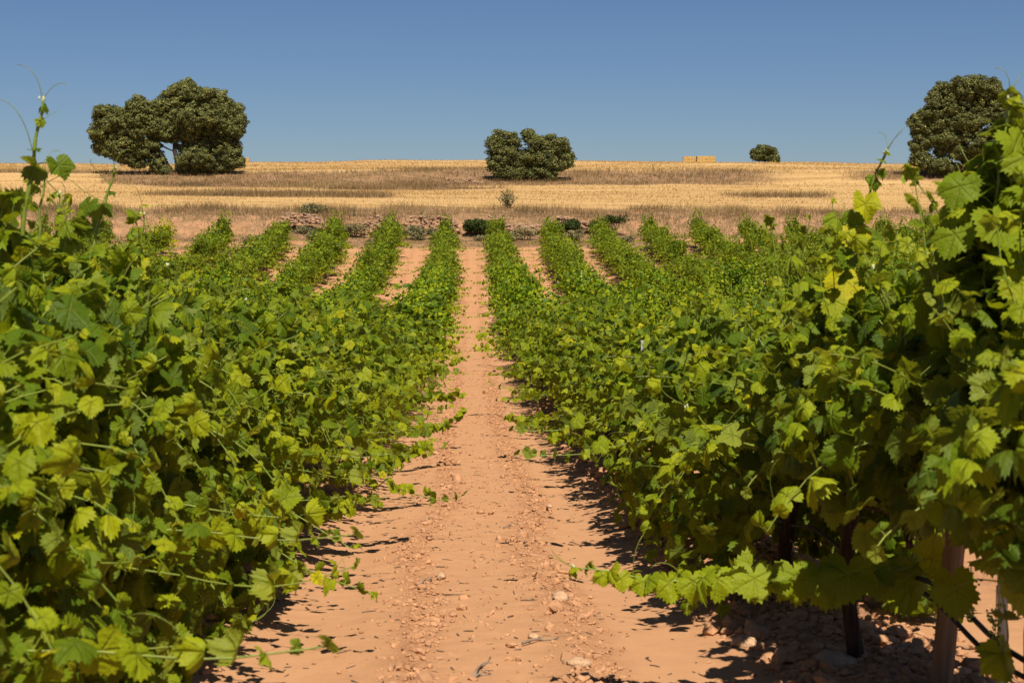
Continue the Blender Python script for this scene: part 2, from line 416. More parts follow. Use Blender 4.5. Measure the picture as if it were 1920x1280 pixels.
def leaf_pose(p, r, axis_z=.75, up=.5, out=.6, jit=.75):
    o = np.array([p[0]*1.3, r.normal(0, .35), (p[2]-axis_z)*.9]); o = o/max(np.linalg.norm(o), .15)
    nrm = out*o + up*np.array([0, -.18, 1]) + r.normal(0, jit, 3)
    tip = o*.6 + np.array([0, 0, -.75]) + r.normal(0, .45, 3)
    return nrm, tip
def shoot_leaves(P, r, L, pet, s0=.14, s1=.035, tint0=.35, tint1=.85, axis_z=.75, every=1, start=1, stretch=1.0):
    """leaves alternate along the shoot P, smaller and yellower towards its tip; pet collects leaf stalks"""
    n = len(P); P = np.asarray(P); T = unit(np.gradient(P, axis=0)); sgn = 1
    for i in range(start, n, every):
        f = i/(n-1); sgn = -sgn
        s = (s0*(1-f**1.8)+s1*f**1.8)*min(math.exp(r.normal(-.04, .24)), 1.5)
        side = np.cross(T[i], [0, 0, 1.0]) if abs(T[i][2]) < .9 else np.array([math.cos(i*2.4), math.sin(i*2.4), 0])
        side = unit(side)*sgn; pl = s*r.uniform(.25, .55)*stretch
        q = P[i] + (side*.8 + np.array([0, 0, .35]) + T[i]*.25 + r.normal(0, .25, 3))*pl
        nrm, tip = leaf_pose(q, r, axis_z)
        tip = tip*.6 + side*.8
        tnt = np.clip(tint0+(tint1-tint0)*f**1.4 + r.normal(0, .19), 0, .80)
        L.append((q, nrm, tip, s, tnt)); pet.append((P[i], q))
def grow(p0, d0, length, r, step=.065, sag=.05, wander=.10, lift_tip=.0, push=(0, 0, 0)):
    P = [np.array(p0, float)]; d = unit(d0); n = int(length/step)
    for i in range(n):
        f = i/max(n, 1)
        d = d + r.normal(0, wander, 3) + np.array([0, 0, -sag*(1+f)]) + np.array(push) + np.array([0, 0, lift_tip*(f > .6)])
        d = unit(d); q = P[-1]+d*step
        if q[2] < .20: q[2] = .20; d[2] = abs(d[2])*.4+.1
        P.append(q)
    return np.array(P)
def tendril(mb, p, d, r, length=.14, rad=.0011):
    P = [np.array(p, float)]; d = unit(d); ax = unit(r.normal(0, 1, 3)); n = 14
    for i in range(n):
        d = unit(d + np.cross(ax, d)*(.04+.33*(i/n)**2)); P.append(P[-1]+d*length/n)
    tube(mb, P, np.linspace(rad, rad*.5, len(P)), 4, .15, cap=False)
def trunk_mesh(r, hgt=.62, lod=0):
    mb = MB(); n = 9 if lod < 2 else 4; z = np.linspace(-.12, hgt, n)
    ph = r.uniform(0, 6); P = np.stack([.035*np.sin(z*5+ph), .04*np.sin(z*4+ph*2), z], 1); P[:, :2] -= P[0, :2]*0
    rad = np.interp(z, [-.12, 0, .1, .45, hgt], [.055, .042, .034, .032, .04])*(1+r.normal(0, .08, n))
    tube(mb, P, rad, 8 if lod < 2 else 5)
    top = P[-1]
    for s in (-1, 1):
        m = 7 if lod < 2 else 3; t = np.linspace(0, 1, m)
        Q = top + np.stack([.03*np.sin(t*7+ph), s*t*.72, .05*np.sin(t*3.1)], 1)
        tube(mb, Q, np.linspace(.030, .014, m), 6 if lod < 2 else 4)
    return mb, top
LEAN = .07      # the canopies lean a little towards the right
def vine_proto(seed, lod, skirt=False, upright=False):
    """returns (trunk, shoots or None, foliage) meshes of one trellised vine; the row runs along Y"""
    r = np.random.default_rng(seed)
    tb, top = trunk_mesh(r, .60, lod)
    L = []; pet = []; sm = MB(); shoots = []
    big = {0: 1.0, 1: 1.0, 2: 1.10}[lod]
    nsh = 36 if lod < 2 else 24
    for i in range(nsh):
        y0 = r.uniform(-.78, .78); side = r.choice([-1, 1]); a = abs(r.normal(0, .22 if upright else .36))
        P = grow((side*.03, y0, .62), (side*a+LEAN*2, r.normal(0, .22), 1.0), r.uniform(.70, 1.12), r, sag=.035+.06*a, wander=.07)
        shoots.append(P); shoot_leaves(P, r, L, pet, s0=.118*big, s1=.045*big, every=1 if lod < 2 else 2)
    for i in range(7 if upright else 20 if lod < 2 else 12):     # side shoots that spill outwards
        y0 = r.uniform(-.75, .75); side = 1 if i % 2 else -1
        P = grow((side*.12, y0, r.uniform(.65, 1.05)), (side*1.0, r.normal(0, .3), r.uniform(.1, .8)), r.uniform(.45, .85)*(1+.12*side), r, sag=.10, wander=.09)
        shoots.append(P); shoot_leaves(P, r, L, pet, s0=.112*big, s1=.05*big, every=1 if lod < 2 else 2)
    for i in range(0 if upright else 5):      # long low runners with an upturned tip
        y0 = r.uniform(-.7, .7); side = -1 if i % 3 == 2 else 1
        P = grow((side*.15, y0, r.uniform(.42, .75)), (side*1.0, r.normal(0, .25), .15), r.uniform(.75, 1.30), r, sag=.030, wander=.05, lift_tip=.11)
        shoots.append(P); shoot_leaves(P, r, L, pet, s0=.12*big, s1=.055*big, tint0=.45, tint1=.9)
    for i in range(4 if lod < 2 else 2):      # upright shoot tips above the canopy
        P = grow((r.normal(0, .12), r.uniform(-.7, .7), 1.15), (r.normal(0, .18), r.normal(0, .2), 1.0), r.uniform(.3, .52), r, sag=.0, wander=.05)
        shoots.append(P); shoot_leaves(P, r, L, pet, s0=.085*big, s1=.02, tint0=.55, tint1=.9)
    nf = {0: 480, 1: 480, 2: 420}[lod]           # leaves of short laterals that close the canopy wall
    for i in range(nf):
        ang = r.uniform(-.25*np.pi, 1.25*np.pi); q = r.uniform(.75, 1.03) if r.random() < .75 else r.uniform(.1, .8); lump = 1+.16*math.sin(ang*3+seed)
        y = r.uniform(-.8, .8); wid = (.38 if upright else .50)*lump*(1+.18*math.sin(y*4+seed*1.7))
        tp = 1-(.30 if lod else .16)*(abs(y)/.8)**3; wid *= tp; wid *= (1 if math.sin(ang) > 0 or skirt else 1-.28*abs(math.sin(ang))); p = np.array([LEAN+wid*q*math.cos(ang), y, .90+.47*q*tp*math.sin(ang)*(1+.12*math.sin(y*5+seed))])
        if p[2] < (.62 if upright else .36) and not skirt and r.random() < (.97 if upright else .7): continue
        nrm, tip = leaf_pose(p, r)
        L.append((p, nrm, tip, r.uniform(.06, .13)*big, np.clip(r.normal(.38, .24), 0, .85)))
    if skirt:
        for i in range(420):
            side = 1 if r.random() < .8 else -1; p = np.array([side*r.uniform(.25, .60), r.uniform(-.8, .8), r.uniform(.16, .60)])
            nrm, tip = leaf_pose(p, r, .3); L.append((p, nrm, tip, r.uniform(.07, .14), np.clip(r.normal(.42, .17), 0, 1)))
    else:      # a ragged outline: a few leafy tufts poke out of each vine
        for i in range(2 if upright else 7 if lod < 2 else 9):
            ang = r.uniform(.05*np.pi, .95*np.pi); q = r.uniform(.85, 1.2); c = np.array([LEAN+.60*q*math.cos(ang)*(.7 if upright else 1), r.uniform(-.7, .7), .86+(.52 if lod < 2 else .60)*q*math.sin(ang)])
            for k in range(22 if lod < 2 else 20):
                p = c+np.clip(r.normal(0, .10, 3), -.15, .15)*(1 if lod < 2 else [1.1, 1.1, 1.5]); nrm, tip = leaf_pose(p, r); L.append((p, nrm, tip, r.uniform(.05, .11)*big, np.clip(r.normal(.5, .17), 0, 1)))
    if upright: L = [l for l in L if l[0][2] > .47 or r.random() < .12]
    L = [(l[0], l[1], l[2], l[3], 1.0 if r.random() < .007 else l[4]) for l in L if l[0][2] > (.40 if lod == 2 and r.random() < .8 else .07)]
    fb = MB(); lay_leaves(fb, L, lod, r)
    if lod < 2:
        for P in shoots: tube(sm, P, np.linspace(.0034, .0020, len(P)), 5 if lod == 0 else 3, r.uniform(0, .22), cap=False)
        if lod == 0:
            for a, b in pet: tube(sm, [a, (a+b)/2+np.array([0, 0, .004]), b], .0012, 3, .25, cap=False)
            for P in shoots:
                if r.random() < .7:
                    i = r.integers(len(P)//2, len(P)); tendril(sm, P[i], r.normal(0, 1, 3)+[0, 0, .8], r, r.uniform(.08, .2))
    return tb, (sm if lod < 2 else None), fb

PROTO = {}
for lod, num in ((0, 5), (1, 7), (2, 7)):
    PROTO[lod] = []
    for k in range(num):
        tb, sm, fb = vine_proto(1000*lod+37*k+5, lod)
        lm = LEAF if lod < 2 else LEAF_FAR
        PROTO[lod].append(dict(trunk=tb.mesh('trunk', BARK, True), shoots=sm.mesh('shoots', STEM, True) if sm else None,
                               foliage=fb.mesh('foliage', lm, lod < 2), far=(tb, fb, sm)))
SKIRT = []
for k in range(2):
    tb, sm, fb = vine_proto(777+k, 0, True)
    SKIRT.append(dict(trunk=tb.mesh('trunk', BARK, True), shoots=sm.mesh('shoots', STEM, True), foliage=fb.mesh('foliage', LEAF, True), far=(tb, fb, sm)))
UPR = []
for k in range(2):
    tb, sm, fb = vine_proto(877+k, 0, False, True)
    UPR.append(dict(trunk=tb.mesh('trunk', BARK, True), shoots=sm.mesh('shoots', STEM, True), foliage=fb.mesh('foliage', LEAF, True), far=(tb, fb, sm)))
ONES = 'zero first second third fourth fifth sixth seventh eighth ninth tenth eleventh twelfth thirteenth fourteenth fifteenth sixteenth seventeenth eighteenth nineteenth'.split()
def ordinal(n):
    if n < 20: return ONES[n]
    tens = {20: 'twent', 30: 'thirt', 40: 'fort', 50: 'fift', 60: 'sixt'}[n//10*10]
    return tens+'ieth' if n % 10 == 0 else tens+'y-'+ONES[n % 10]
VINES = []      # dicts: x, y, row, side
for xr in ROWS:
    k = int(round((abs(xr)-1.5)/3)); side = 'right' if xr > 0 else 'left'
    end = 81.3+.26*xr
    y0 = 5.1 if (k == 0 and side == 'right') else (8.28-3.0 if k == 0 else 5.0+((k*.37) % 1.0)*1.5)
    ys = [y0 - 1.5*3 + 1.5*i for i in range(80)]
    ys = [y for y in ys if y < end-.7] + [end]
    for i, y in enumerate(ys):
        px, py, dep = project(np.array([xr, y, H(xr, y)+.9]))
        if y < .5 and k > 0: continue
        if k > 0 and (px < -260 or px > 2180 or dep < .5): continue
        if y < -.2 or (k == 0 and side == 'right' and y < 3.0): continue
        inview = -60*8/max(dep, 1)-30 < px < 1950+60*8/max(dep, 1) and y > 2.5
        VINES.append(dict(x=xr, y=y, k=k, side=side, end=(i == len(ys)-1), fromend=len(ys)-i, inview=inview, dep=dep))
for s in ('left', 'right'):
    c = 0
    for v in sorted([v for v in VINES if v['k'] == 0 and v['side'] == s], key=lambda v: v['y']):
        if v['inview']: c += 1; v['near'] = c
inv = sorted([v for v in VINES if v['inview']], key=lambda v: v['dep'])[:300]
for v in inv: v['ind'] = True
ye = [v for v in VINES if v['end'] and v['k'] == 5 and v['side'] == 'left']
if ye and not ye[0].get('ind'): ye[0]['ind'] = True; inv[-1]['ind'] = False
far_mb = MB()
rv = np.random.default_rng(55)
VINE_OBJ = {}
for v in VINES:
    lod = 0 if v['dep'] < 10.5 else (1 if v['dep'] < 30 else 2)
    pr = PROTO[lod][rv.integers(0, len(PROTO[lod]))]
    if v['side'] == 'left' and v['k'] == 0 and v['y'] < 7.5: pr = SKIRT[int(v['y']) % 2]
    if v['side'] == 'right' and v['k'] == 0 and v['y'] < 5.8: pr = UPR[int(v['y']) % 2]
    elif v['side'] == 'right' and v['k'] == 0 and v['y'] < 9.8: pr = SKIRT[int(v['y']) % 2]
    x = v['x'] + rv.normal(0, .03); y = v['y']; z = H(x, y)
    rz = rv.normal(0, .06)
    far_ = min(max((v['dep']-12)/20, 0), 1)
    sc = np.array([rv.uniform(.88, 1.08)*(1+far_*rv.normal(.09, .20)), rv.uniform(.94, 1.08), rv.uniform(.92, 1.08)*(1+far_*rv.normal(.02, .14))])
    if v['side'] == 'left' and v['k'] == 0 and v['y'] < 5.5: sc[2] *= 1.10
    if v['end']: sc = np.array([.80, .64, rv.uniform(1.15, 1.38)])
    elif v['dep'] > 35 and rv.random() < .05: sc = sc*np.array([.6, .8, .62])
    if v.get('ind'):
        o = empty('grapevine', (x, y, z), rz); o.scale = sc
        if 'near' in v and v['near'] <= 25:
            lab = f"{ordinal(v['near'])} leafy grapevine from the camera in the first row {v['side']} of the dirt path"
        else:
            lab = f"{ordinal(v['fromend'])} grapevine from the far end of the {ordinal(v['k']+1)} row {v['side']} of the path"
            if v['end']: lab = f"tall spiky last grapevine at the far end of the {ordinal(v['k']+1)} row {v['side']} of the path"
        tag(o, lab, 'grapevine', 'grapevines planted in rows')
        yel = v['end'] and v['k'] == 5 and v['side'] == 'left'
        if yel: o['label'] = 'yellowing last grapevine at the far end of the sixth row left of the path'
        for nm in ('trunk', 'shoots', 'foliage'):
            if pr[nm] is None: continue
            c = bpy.data.objects.new(nm, pr[nm]); COL.objects.link(c); c.parent = o
            if yel and nm == 'foliage': c.data = pr[nm].copy(); c.data.materials[0] = LEAF_YEL
        if v['k'] == 0 and 'near' in v: VINE_OBJ[(v['side'], v['near'])] = o
    elif v['inview'] or True:
        tb, fb, sm = pr['far'] if lod == 2 else PROTO[2][rv.integers(0, 7)]['far']
        if v['dep'] < 7: tb, fb, sm = (SKIRT[0] if v['side'] == 'left' else UPR[0])['far']
        elif v['dep'] < 22: tb, fb, sm = PROTO[1][rv.integers(0, 7)]['far']
        for src, mi in ((tb, 0), (fb, 1), (sm, 2)):
            if src is None: continue
            off = 0
            V = np.concatenate(src.V)*sc; V = rotz(V, rz)+[x, y, z]
            far_mb.add(V, src.F, np.concatenate(src.A), np.concatenate(src.B), mi)
o = far_mb.obj('grapevines', [BARK, LEAF, STEM], smooth=True)
tag(o, 'mass of farther green grapevines in the outer rows of the vineyard', 'grapevines', kind='stuff')

# ------------------------------------------------------------------ long shoots that stand out near the camera
def hero_shoot(parent, pts, rad, r, s0, s1, tints=(.4, .9), axis_z=.75, leaf_from=.15, tendrils=3, buds=True, every=2, label=None, extra=()):
    """pts: (px, py, forward distance) along the shoot; its stem, leaves and tip are built at their real place"""
    C = np.array([world(*p) for p in pts]); t = np.linspace(0, 1, len(C)); tt = np.linspace(0, 1, 34)
    # Catmull-Rom through the points
    def cr(u):
        f = u*(len(C)-1); i = min(int(f), len(C)-2); f -= i
        p0, p1, p2, p3 = C[max(i-1, 0)], C[i], C[i+1], C[min(i+2, len(C)-1)]
        return .5*((2*p1)+(-p0+p2)*f+(2*p0-5*p1+4*p2-p3)*f*f+(-p0+3*p1-3*p2+p3)*f**3)
    P = np.array([cr(u) for u in tt]); loc = np.array(parent.location)
    P = P + np.sin(tt*23)[:, None]*np.array([.004, 0, .004])
    mw = Matrix.LocRotScale(parent.location, parent.rotation_euler, parent.scale)
    inv = mw.inverted()
    st = MB(); rad *= 1.2; rr = np.linspace(rad, rad*.42, len(P))
    rr[::3] *= 1.25
    if not buds: rr = np.linspace(rad, rad*.6, len(P))*1.15
    tube(st, P, rr, 7, 0.0)
    gz = H(P[0][0], P[0][1])
    L = []; pet = []
    Q = P.copy(); Q[:, 2] -= gz; off = np.array([P[0][0], P[0][1], gz]); Q[:, 0] -= P[0][0]; Q[:, 1] -= P[0][1]
    shoot_leaves(Q, r, L, pet, s0, s1, tints[0], tints[1], axis_z, every, int(leaf_from*len(P)))
    L = [(l[0]+off, l[1], l[2], l[3], l[4]) for l in L]
    for (px, py, d, size, tint, yaw) in extra:
        p = world(px, py, d); i = int(np.argmin(np.linalg.norm(P-p, axis=1)))
        nrm = np.array([math.sin(yaw), -.85, .55]); pet.append((P[i]-off, p-off))
        L.append((p, nrm, np.array([math.sin(yaw)*.6, -.1, -1.0]), size, tint))
    for a, b in pet:
        a = a+off; b = b+off; m_ = (a+b)/2+np.array([0, 0, np.linalg.norm(b-a)*.12]); tube(st, [a, m_, b], [.0022, .0018, .0016], 5, .1, cap=False)
    for k in range(tendrils):
        i = int(len(P)*(.35+.6*k/max(tendrils, 1))); tendril(st, P[min(i, len(P)-2)], r.normal(0, .6, 3)+[0, 0, .9], r, r.uniform(.12, .24), .0017)
    for k in range(2): tendril(st, P[-1], unit(P[-1]-P[-4])+r.normal(0, .3, 3), r, r.uniform(.10, .16), .0016)
    s = st.obj('long_shoot', STEM, parent, True); s.matrix_parent_inverse = inv
    if label: s['label'] = label
    lb = MB(); lay_leaves(lb, L, 0, r); lo = lb.obj('leaves', LEAF, s, True)
    if buds:
        bb = MB(); V, Fc = ICO[1]
        for k in range(4):
            c = P[-1]+r.normal(0, .004, 3); bb.add(V*np.array([.004, .0035, .008])*r.uniform(.5, 1.2)+c, Fc)
        bo = bb.obj('tip_bud', BUD, s, True)
    return s
rh = np.random.default_rng(12)
def vine_near(side, y):
    return min((v for v in VINES if v['k'] == 0 and v['side'] == side and v.get('ind')), key=lambda v: abs(v['y']-y))
def VO(side, y):
    v = vine_near(side, y); return VINE_OBJ[(side, v['near'])]
hero_shoot(VO('left', 4.4), [(0, 720, 4.4), (28, 560, 4.4), (42, 440, 4.4), (58, 330, 4.4), (72, 240, 4.4), (82, 186, 4.4)], .0075, rh, .11, .028, (.2, .4), every=4, leaf_from=.1, tendrils=4,
           extra=[(20, 590, 4.35, .15, .75, .5), (110, 310, 4.4, .09, .35, .9)])
hero_shoot(VO('left', 4.4), [(60, 640, 4.6), (70, 520, 4.6), (74, 420, 4.6), (84, 330, 4.6)], .0055, rh, .11, .03, every=4, tendrils=2)
hero_shoot(VO('left', 5.3), [(130, 640, 5.4), (165, 500, 5.4), (185, 420, 5.4), (203, 362, 5.4), (216, 312, 5.4)], .0065, rh, .10, .028, (.2, .4), every=5, leaf_from=.15, tendrils=4,
           extra=[(165, 385, 5.4, .10, .3, -.6)])
hero_shoot(VO('left', 5.3), [(100, 500, 5.0), (108, 430, 5.0), (112, 360, 5.0)], .004, rh, .09, .03, every=5, tendrils=2)
hero_shoot(VO('left', 6.8), [(255, 600, 6.3), (262, 500, 6.3), (270, 402, 6.3)], .0045, rh, .11, .03, every=4, tendrils=3,
           extra=[(250, 500, 6.25, .17, .9, -.2), (285, 560, 6.3, .15, .85, .3), (235, 570, 6.2, .16, .7, -.4)])
hero_shoot(VO('left', 6.8), [(310, 620, 6.9), (316, 540, 6.9), (314, 495, 6.9)], .004, rh, .08, .03, every=5, tendrils=1)
hero_shoot(VO('left', 8.3), [(440, 700, 8.2), (452, 620, 8.2), (462, 560, 8.2)], .004, rh, .08, .03, every=5, tendrils=1)
hero_shoot(VO('left', 12), [(655, 620, 14), (665, 560, 14), (715, 495, 14)], .004, rh, .09, .04, every=4, tendrils=1)
hero_shoot(VO('right', 5.1), [(1640, 640, 5.3), (1600, 540, 5.3), (1605, 470, 5.3), (1625, 380, 5.3), (1645, 320, 5.3), (1664, 284, 5.3)], .0055, rh, .085, .028, (.55, .8), every=4, leaf_from=.25, tendrils=4,
           label='yellowing shoot with bright yellow leaves',
           extra=[(1610, 440, 5.25, .145, 1.0, .2), (1584, 525, 5.2, .15, 1.0, -.2), (1622, 382, 5.25, .12, .9, 0), (1570, 540, 5.2, .10, 1.0, -.5), (1632, 345, 5.3, .08, .35, .6), (1600, 405, 5.28, .09, .4, -.5), (1650, 325, 5.3, .05, .4, .3), (1590, 480, 5.25, .11, .3, .7), (1625, 500, 5.22, .10, .35, .4), (1595, 575, 5.2, .13, .95, .1)])
hero_shoot(VO('right', 3.6), [(1850, 760, 3.95), (1852, 620, 3.95), (1862, 480, 3.95), (1868, 360, 3.95), (1880, 270, 3.95), (1893, 182, 3.95)], .0065, rh, .125, .04, (.4, .8), every=1, leaf_from=.02, tendrils=5,
           extra=[(1905, 270, 3.9, .13, .6, .5), (1800, 350, 3.9, .13, .5, -.5), (1870, 420, 3.85, .15, .6, .3), (1790, 440, 3.9, .13, .55, -.6), (1900, 470, 3.85, .14, .6, .6)])
hero_shoot(VO('right', 3.6), [(1830, 700, 4.05), (1820, 560, 4.05), (1835, 450, 4.05), (1825, 380, 4.05), (1835, 330, 4.05)], .005, rh, .15, .06, (.35, .7), every=1, leaf_from=.0, tendrils=3)
for pts in ([(1860, 640, 4.0), (1850, 520, 4.0), (1868, 420, 4.0), (1872, 330, 4.0), (1885, 250, 4.0)], [(1800, 640, 4.2), (1805, 520, 4.2), (1795, 430, 4.2), (1810, 370, 4.2)]):
    hero_shoot(VO('right', 3.6), pts, .005, rh, .13, .06, (.3, .7), every=1, leaf_from=.0, tendrils=3)
hero_shoot(VO('right', 3.6), [(1890, 640, 3.9), (1905, 520, 3.9), (1912, 400, 3.9), (1925, 300, 3.9)], .005, rh, .15, .06, (.35, .7), every=1, leaf_from=.0, tendrils=2)
hero_shoot(VO('right', 3.6), [(1780, 760, 4.2), (1790, 640, 4.2), (1775, 560, 4.2), (1790, 470, 4.2)], .005, rh, .13, .05, (.35, .7), every=2, leaf_from=.05, tendrils=2)
hero_shoot(VO('right', 5.1), [(1730, 1060, 4.75), (1600, 1085, 4.7), (1460, 1100, 4.7), (1330, 1092, 4.7), (1200, 1082, 4.7), (1078, 1062, 4.7)], .0045, rh, .15, .045, (.6, .85), every=2, leaf_from=.05, tendrils=4, axis_z=.1,
           label='long low shoot reaching out over the path',
           extra=[(1415, 1085, 4.65, .15, .7, 0), (1490, 1080, 4.65, .155, .62, .1), (1590, 1075, 4.6, .18, .5, -.1), (1545, 1080, 4.62, .17, .5, .2), (1345, 1085, 4.65, .12, .72, -.1), (1130, 1078, 4.68, .06, .8, 0), (1165, 1084, 4.68, .075, .8, .1), (1205, 1090, 4.68, .09, .75, -.1), (1255, 1092, 4.68, .11, .72, .1), (1300, 1090, 4.68, .12, .7, 0), (1640, 1070, 4.65, .17, .45, 0), (1700, 1085, 4.7, .16, .45, .1)])
hero_shoot(VO('right', 3.6), [(1900, 700, 3.85), (1870, 830, 3.8), (1860, 960, 3.8), (1880, 1100, 3.8), (1890, 1230, 3.8)], .004, rh, .12, .08, (.3, .45), every=3, leaf_from=.05, tendrils=1,
           extra=[(1838, 790, 3.75, .175, .25, 0), (1795, 880, 3.75, .17, .22, -.2), (1902, 920, 3.75, .17, .27, .1), (1835, 985, 3.75, .14, .27, -.1), (1905, 1040, 3.75, .16, .25, .2), (1790, 1100, 3.8, .14, .28, 0), (1880, 1225, 3.7, .12, .6, .1)])
for pts in ([(1560, 760, 5.5), (1565, 640, 5.5), (1580, 520, 5.5), (1590, 420, 5.5)], [(1680, 760, 5.1), (1690, 640, 5.1), (1670, 560, 5.1), (1640, 500, 5.1)], [(1620, 800, 5.2), (1640, 690, 5.2), (1610, 600, 5.2), (1560, 560, 5.3)],
            [(1740, 760, 4.7), (1730, 640, 4.7), (1700, 570, 4.7), (1730, 510, 4.7)], [(1640, 900, 5.1), (1560, 800, 5.3), (1500, 700, 5.5), (1480, 630, 5.6)]):
    hero_shoot(VO('right', 5.1), pts, .0045, rh, .12, .05, (.15, .7), every=1, leaf_from=.02, tendrils=2)
for pts in ([(120, 720, 4.8), (130, 600, 4.8), (120, 500, 4.8), (128, 420, 4.8)], [(0, 700, 4.3), (10, 560, 4.3), (-5, 450, 4.3), (8, 370, 4.3)], [(60, 700, 4.5), (55, 580, 4.5), (40, 480, 4.5), (20, 420, 4.5)],
            [(190, 700, 5.3), (215, 600, 5.3), (235, 520, 5.3), (240, 470, 5.3)]):
    hero_shoot(VO('left', 4.4), pts, .0045, rh, .12, .05, (.15, .7), every=1, leaf_from=.02, tendrils=2)
hero_shoot(VO('right', 6.6), [(1640, 800, 6.0), (1500, 840, 5.8), (1400, 830, 5.7), (1330, 800, 5.7), (1290, 760, 5.7)], .0045, rh, .14, .06, (.5, .85), every=3, leaf_from=.05, tendrils=2)
for (sd_, vy, pts, s0) in [
    ('left', 6.0, [(300, 1180, 6.1), (380, 1160, 6.1), (460, 1130, 6.1), (520, 1090, 6.1), (566, 1070, 6.1)], .13),
    ('left', 5.3, [(230, 1230, 5.5), (330, 1215, 5.5), (400, 1200, 5.5), (470, 1165, 5.5)], .12),
    ('left', 9.0, [(480, 1010, 8.6), (560, 985, 8.6), (640, 950, 8.6), (705, 935, 8.6)], .12),
    ('left', 11.0, [(620, 900, 10.8), (690, 880, 10.8), (750, 860, 10.8), (798, 842, 10.8)], .12),
    ('left', 14.0, [(700, 800, 14.0), (770, 810, 14.0), (830, 800, 14.0), (872, 770, 14.0)], .13),
    ('left', 18.0, [(740, 700, 18.5), (800, 700, 18.5), (868, 672, 18.5)], .12),
    ('left', 15.5, [(720, 745, 15.8), (800, 745, 15.8), (868, 742, 15.8)], .12),
    ('right', 15.0, [(1140, 800, 14.8), (1080, 800, 14.8), (1010, 800, 14.8), (948, 782, 14.8)], .12),
    ('right', 12.5, [(1200, 830, 12.4), (1120, 828, 12.4), (1040, 820, 12.4)], .12),
    ('right', 20.0, [(1060, 640, 20.5), (1000, 650, 20.5), (935, 640, 20.5), (900, 628, 20.5)], .12),
    ('right', 7.5, [(1420, 880, 7.6), (1330, 930, 7.6), (1240, 990, 7.6), (1225, 960, 7.6)], .11),
    ('left', 4.4, [(30, 1000, 4.3), (120, 960, 4.3), (200, 950, 4.3), (260, 900, 4.3)], .13)]:
    hero_shoot(VO(sd_, vy), pts, .004, rh, s0*1.12, .075, (.45, .85), every=1 if vy > 8 else 2, leaf_from=.03, tendrils=2, axis_z=.2, buds=False)

# bunches of unripe grapes under the nearest vines
for (sd_, vy, px, py, d) in [('right', 3.6, 1868, 1130, 3.85), ('right', 3.6, 1820, 1090, 4.1), ('right', 5.1, 1720, 1010, 4.9), ('left', 4.4, 60, 1080, 4.2)]:
    p = world(px, py, d); bb = MB(); V, Fc = ICO[1]
    vo = VO(sd_, vy); mw = Matrix.LocRotScale(vo.location, vo.rotation_euler, vo.scale)
    for k in range(70):
        f = rh.random(); a = rh.uniform(0, 6.28); q = .028*(1-f)**.7*rh.uniform(.4, 1)+.003
        bb.add(V*rh.uniform(.003, .0055)+p+[q*math.cos(a), q*math.sin(a), -.12*f], Fc)
    tube(bb, [p+[0, 0, .05], p, p-[0, 0, .11]], [.002, .0016, .001], 5)
    o = bb.obj('grape_bunch', BERRY, vo, True); o.matrix_parent_inverse = mw.inverted()

# ------------------------------------------------------------------ trellis: posts, stakes, wires, drip hose
def lathe(mb, prof, sides=16, tint=.5, jitter=0, r=None):
    prof = np.array(prof, float); a = np.linspace(0, 2*np.pi, sides, endpoint=False)
    k = 1+(r.normal(0, jitter, sides) if r is not None else 0)
    V = np.stack([prof[:, :1]*np.cos(a)*k, prof[:, :1]*np.sin(a)*k, np.repeat(prof[:, 1:], sides, 1)], -1)
    n = len(prof); i = np.arange(n-1)[:, None]*sides; j = np.arange(sides)[None]; j2 = (j+1) % sides
    mb.add(V.reshape(-1, 3), [np.stack([i+j, i+j2, i+sides+j2, i+sides+j], -1).reshape(-1, 4), np.arange(sides)[None, ::-1], (np.arange(sides)+(n-1)*sides)[None]], tint)
px_ = world(1762, 1290, 4.55); z0 = H(px_[0], px_[1])
post = MB(); lathe(post, [(.036, -.25), (.037, 0), (.035, .5), (.034, 1.0), (.033, 1.38), (.028, 1.40), (.0, 1.402)], 18, jitter=.05, r=rh)
po = post.obj('wooden_post', WOODPOST, smooth=False, loc=(px_[0], px_[1], z0)); po.rotation_euler = (R(-3), R(7), R(20))
tag(po, 'weathered round wooden post leaning among the nearest vines right of the path', 'post')
def stake(x, y, h, label, lean=(0, 0)):
    o = empty('trellis_stake', (x, y, H(x, y))); o.rotation_euler = (lean[0], lean[1], .1)
    mb = MB(); w_, t_ = .022, .0028      # an angle-iron profile
    for (ax, ay, bx, by) in ((0, 0, w_, t_), (0, t_, t_, w_)):
        V = [(ax, ay, -.3), (bx, ay, -.3), (bx, by, -.3), (ax, by, -.3), (ax, ay, h), (bx, ay, h), (bx, by, h), (ax, by, h)]
        mb.add(V, np.array([[3, 2, 1, 0], [4, 5, 6, 7], [0, 1, 5, 4], [1, 2, 6, 5], [2, 3, 7, 6], [3, 0, 4, 7]]))
    mb.obj('profile', STEEL, o)
    hk = MB()
    for z in (.6, .95, 1.3):
        if z < h-.02: tube(hk, [(-.004, -.004, z), (-.014, -.012, z+.004), (-.014, -.016, z+.02)], .0025, 5)
    hk.obj('wire_hook', STEEL, o)
    tag(o, label, 'trellis stake', 'steel stakes of the vine trellis')
stake(1.57, 4.05, 1.52, 'near grey steel stake among the big leaves at the right edge', (0, R(-2)))
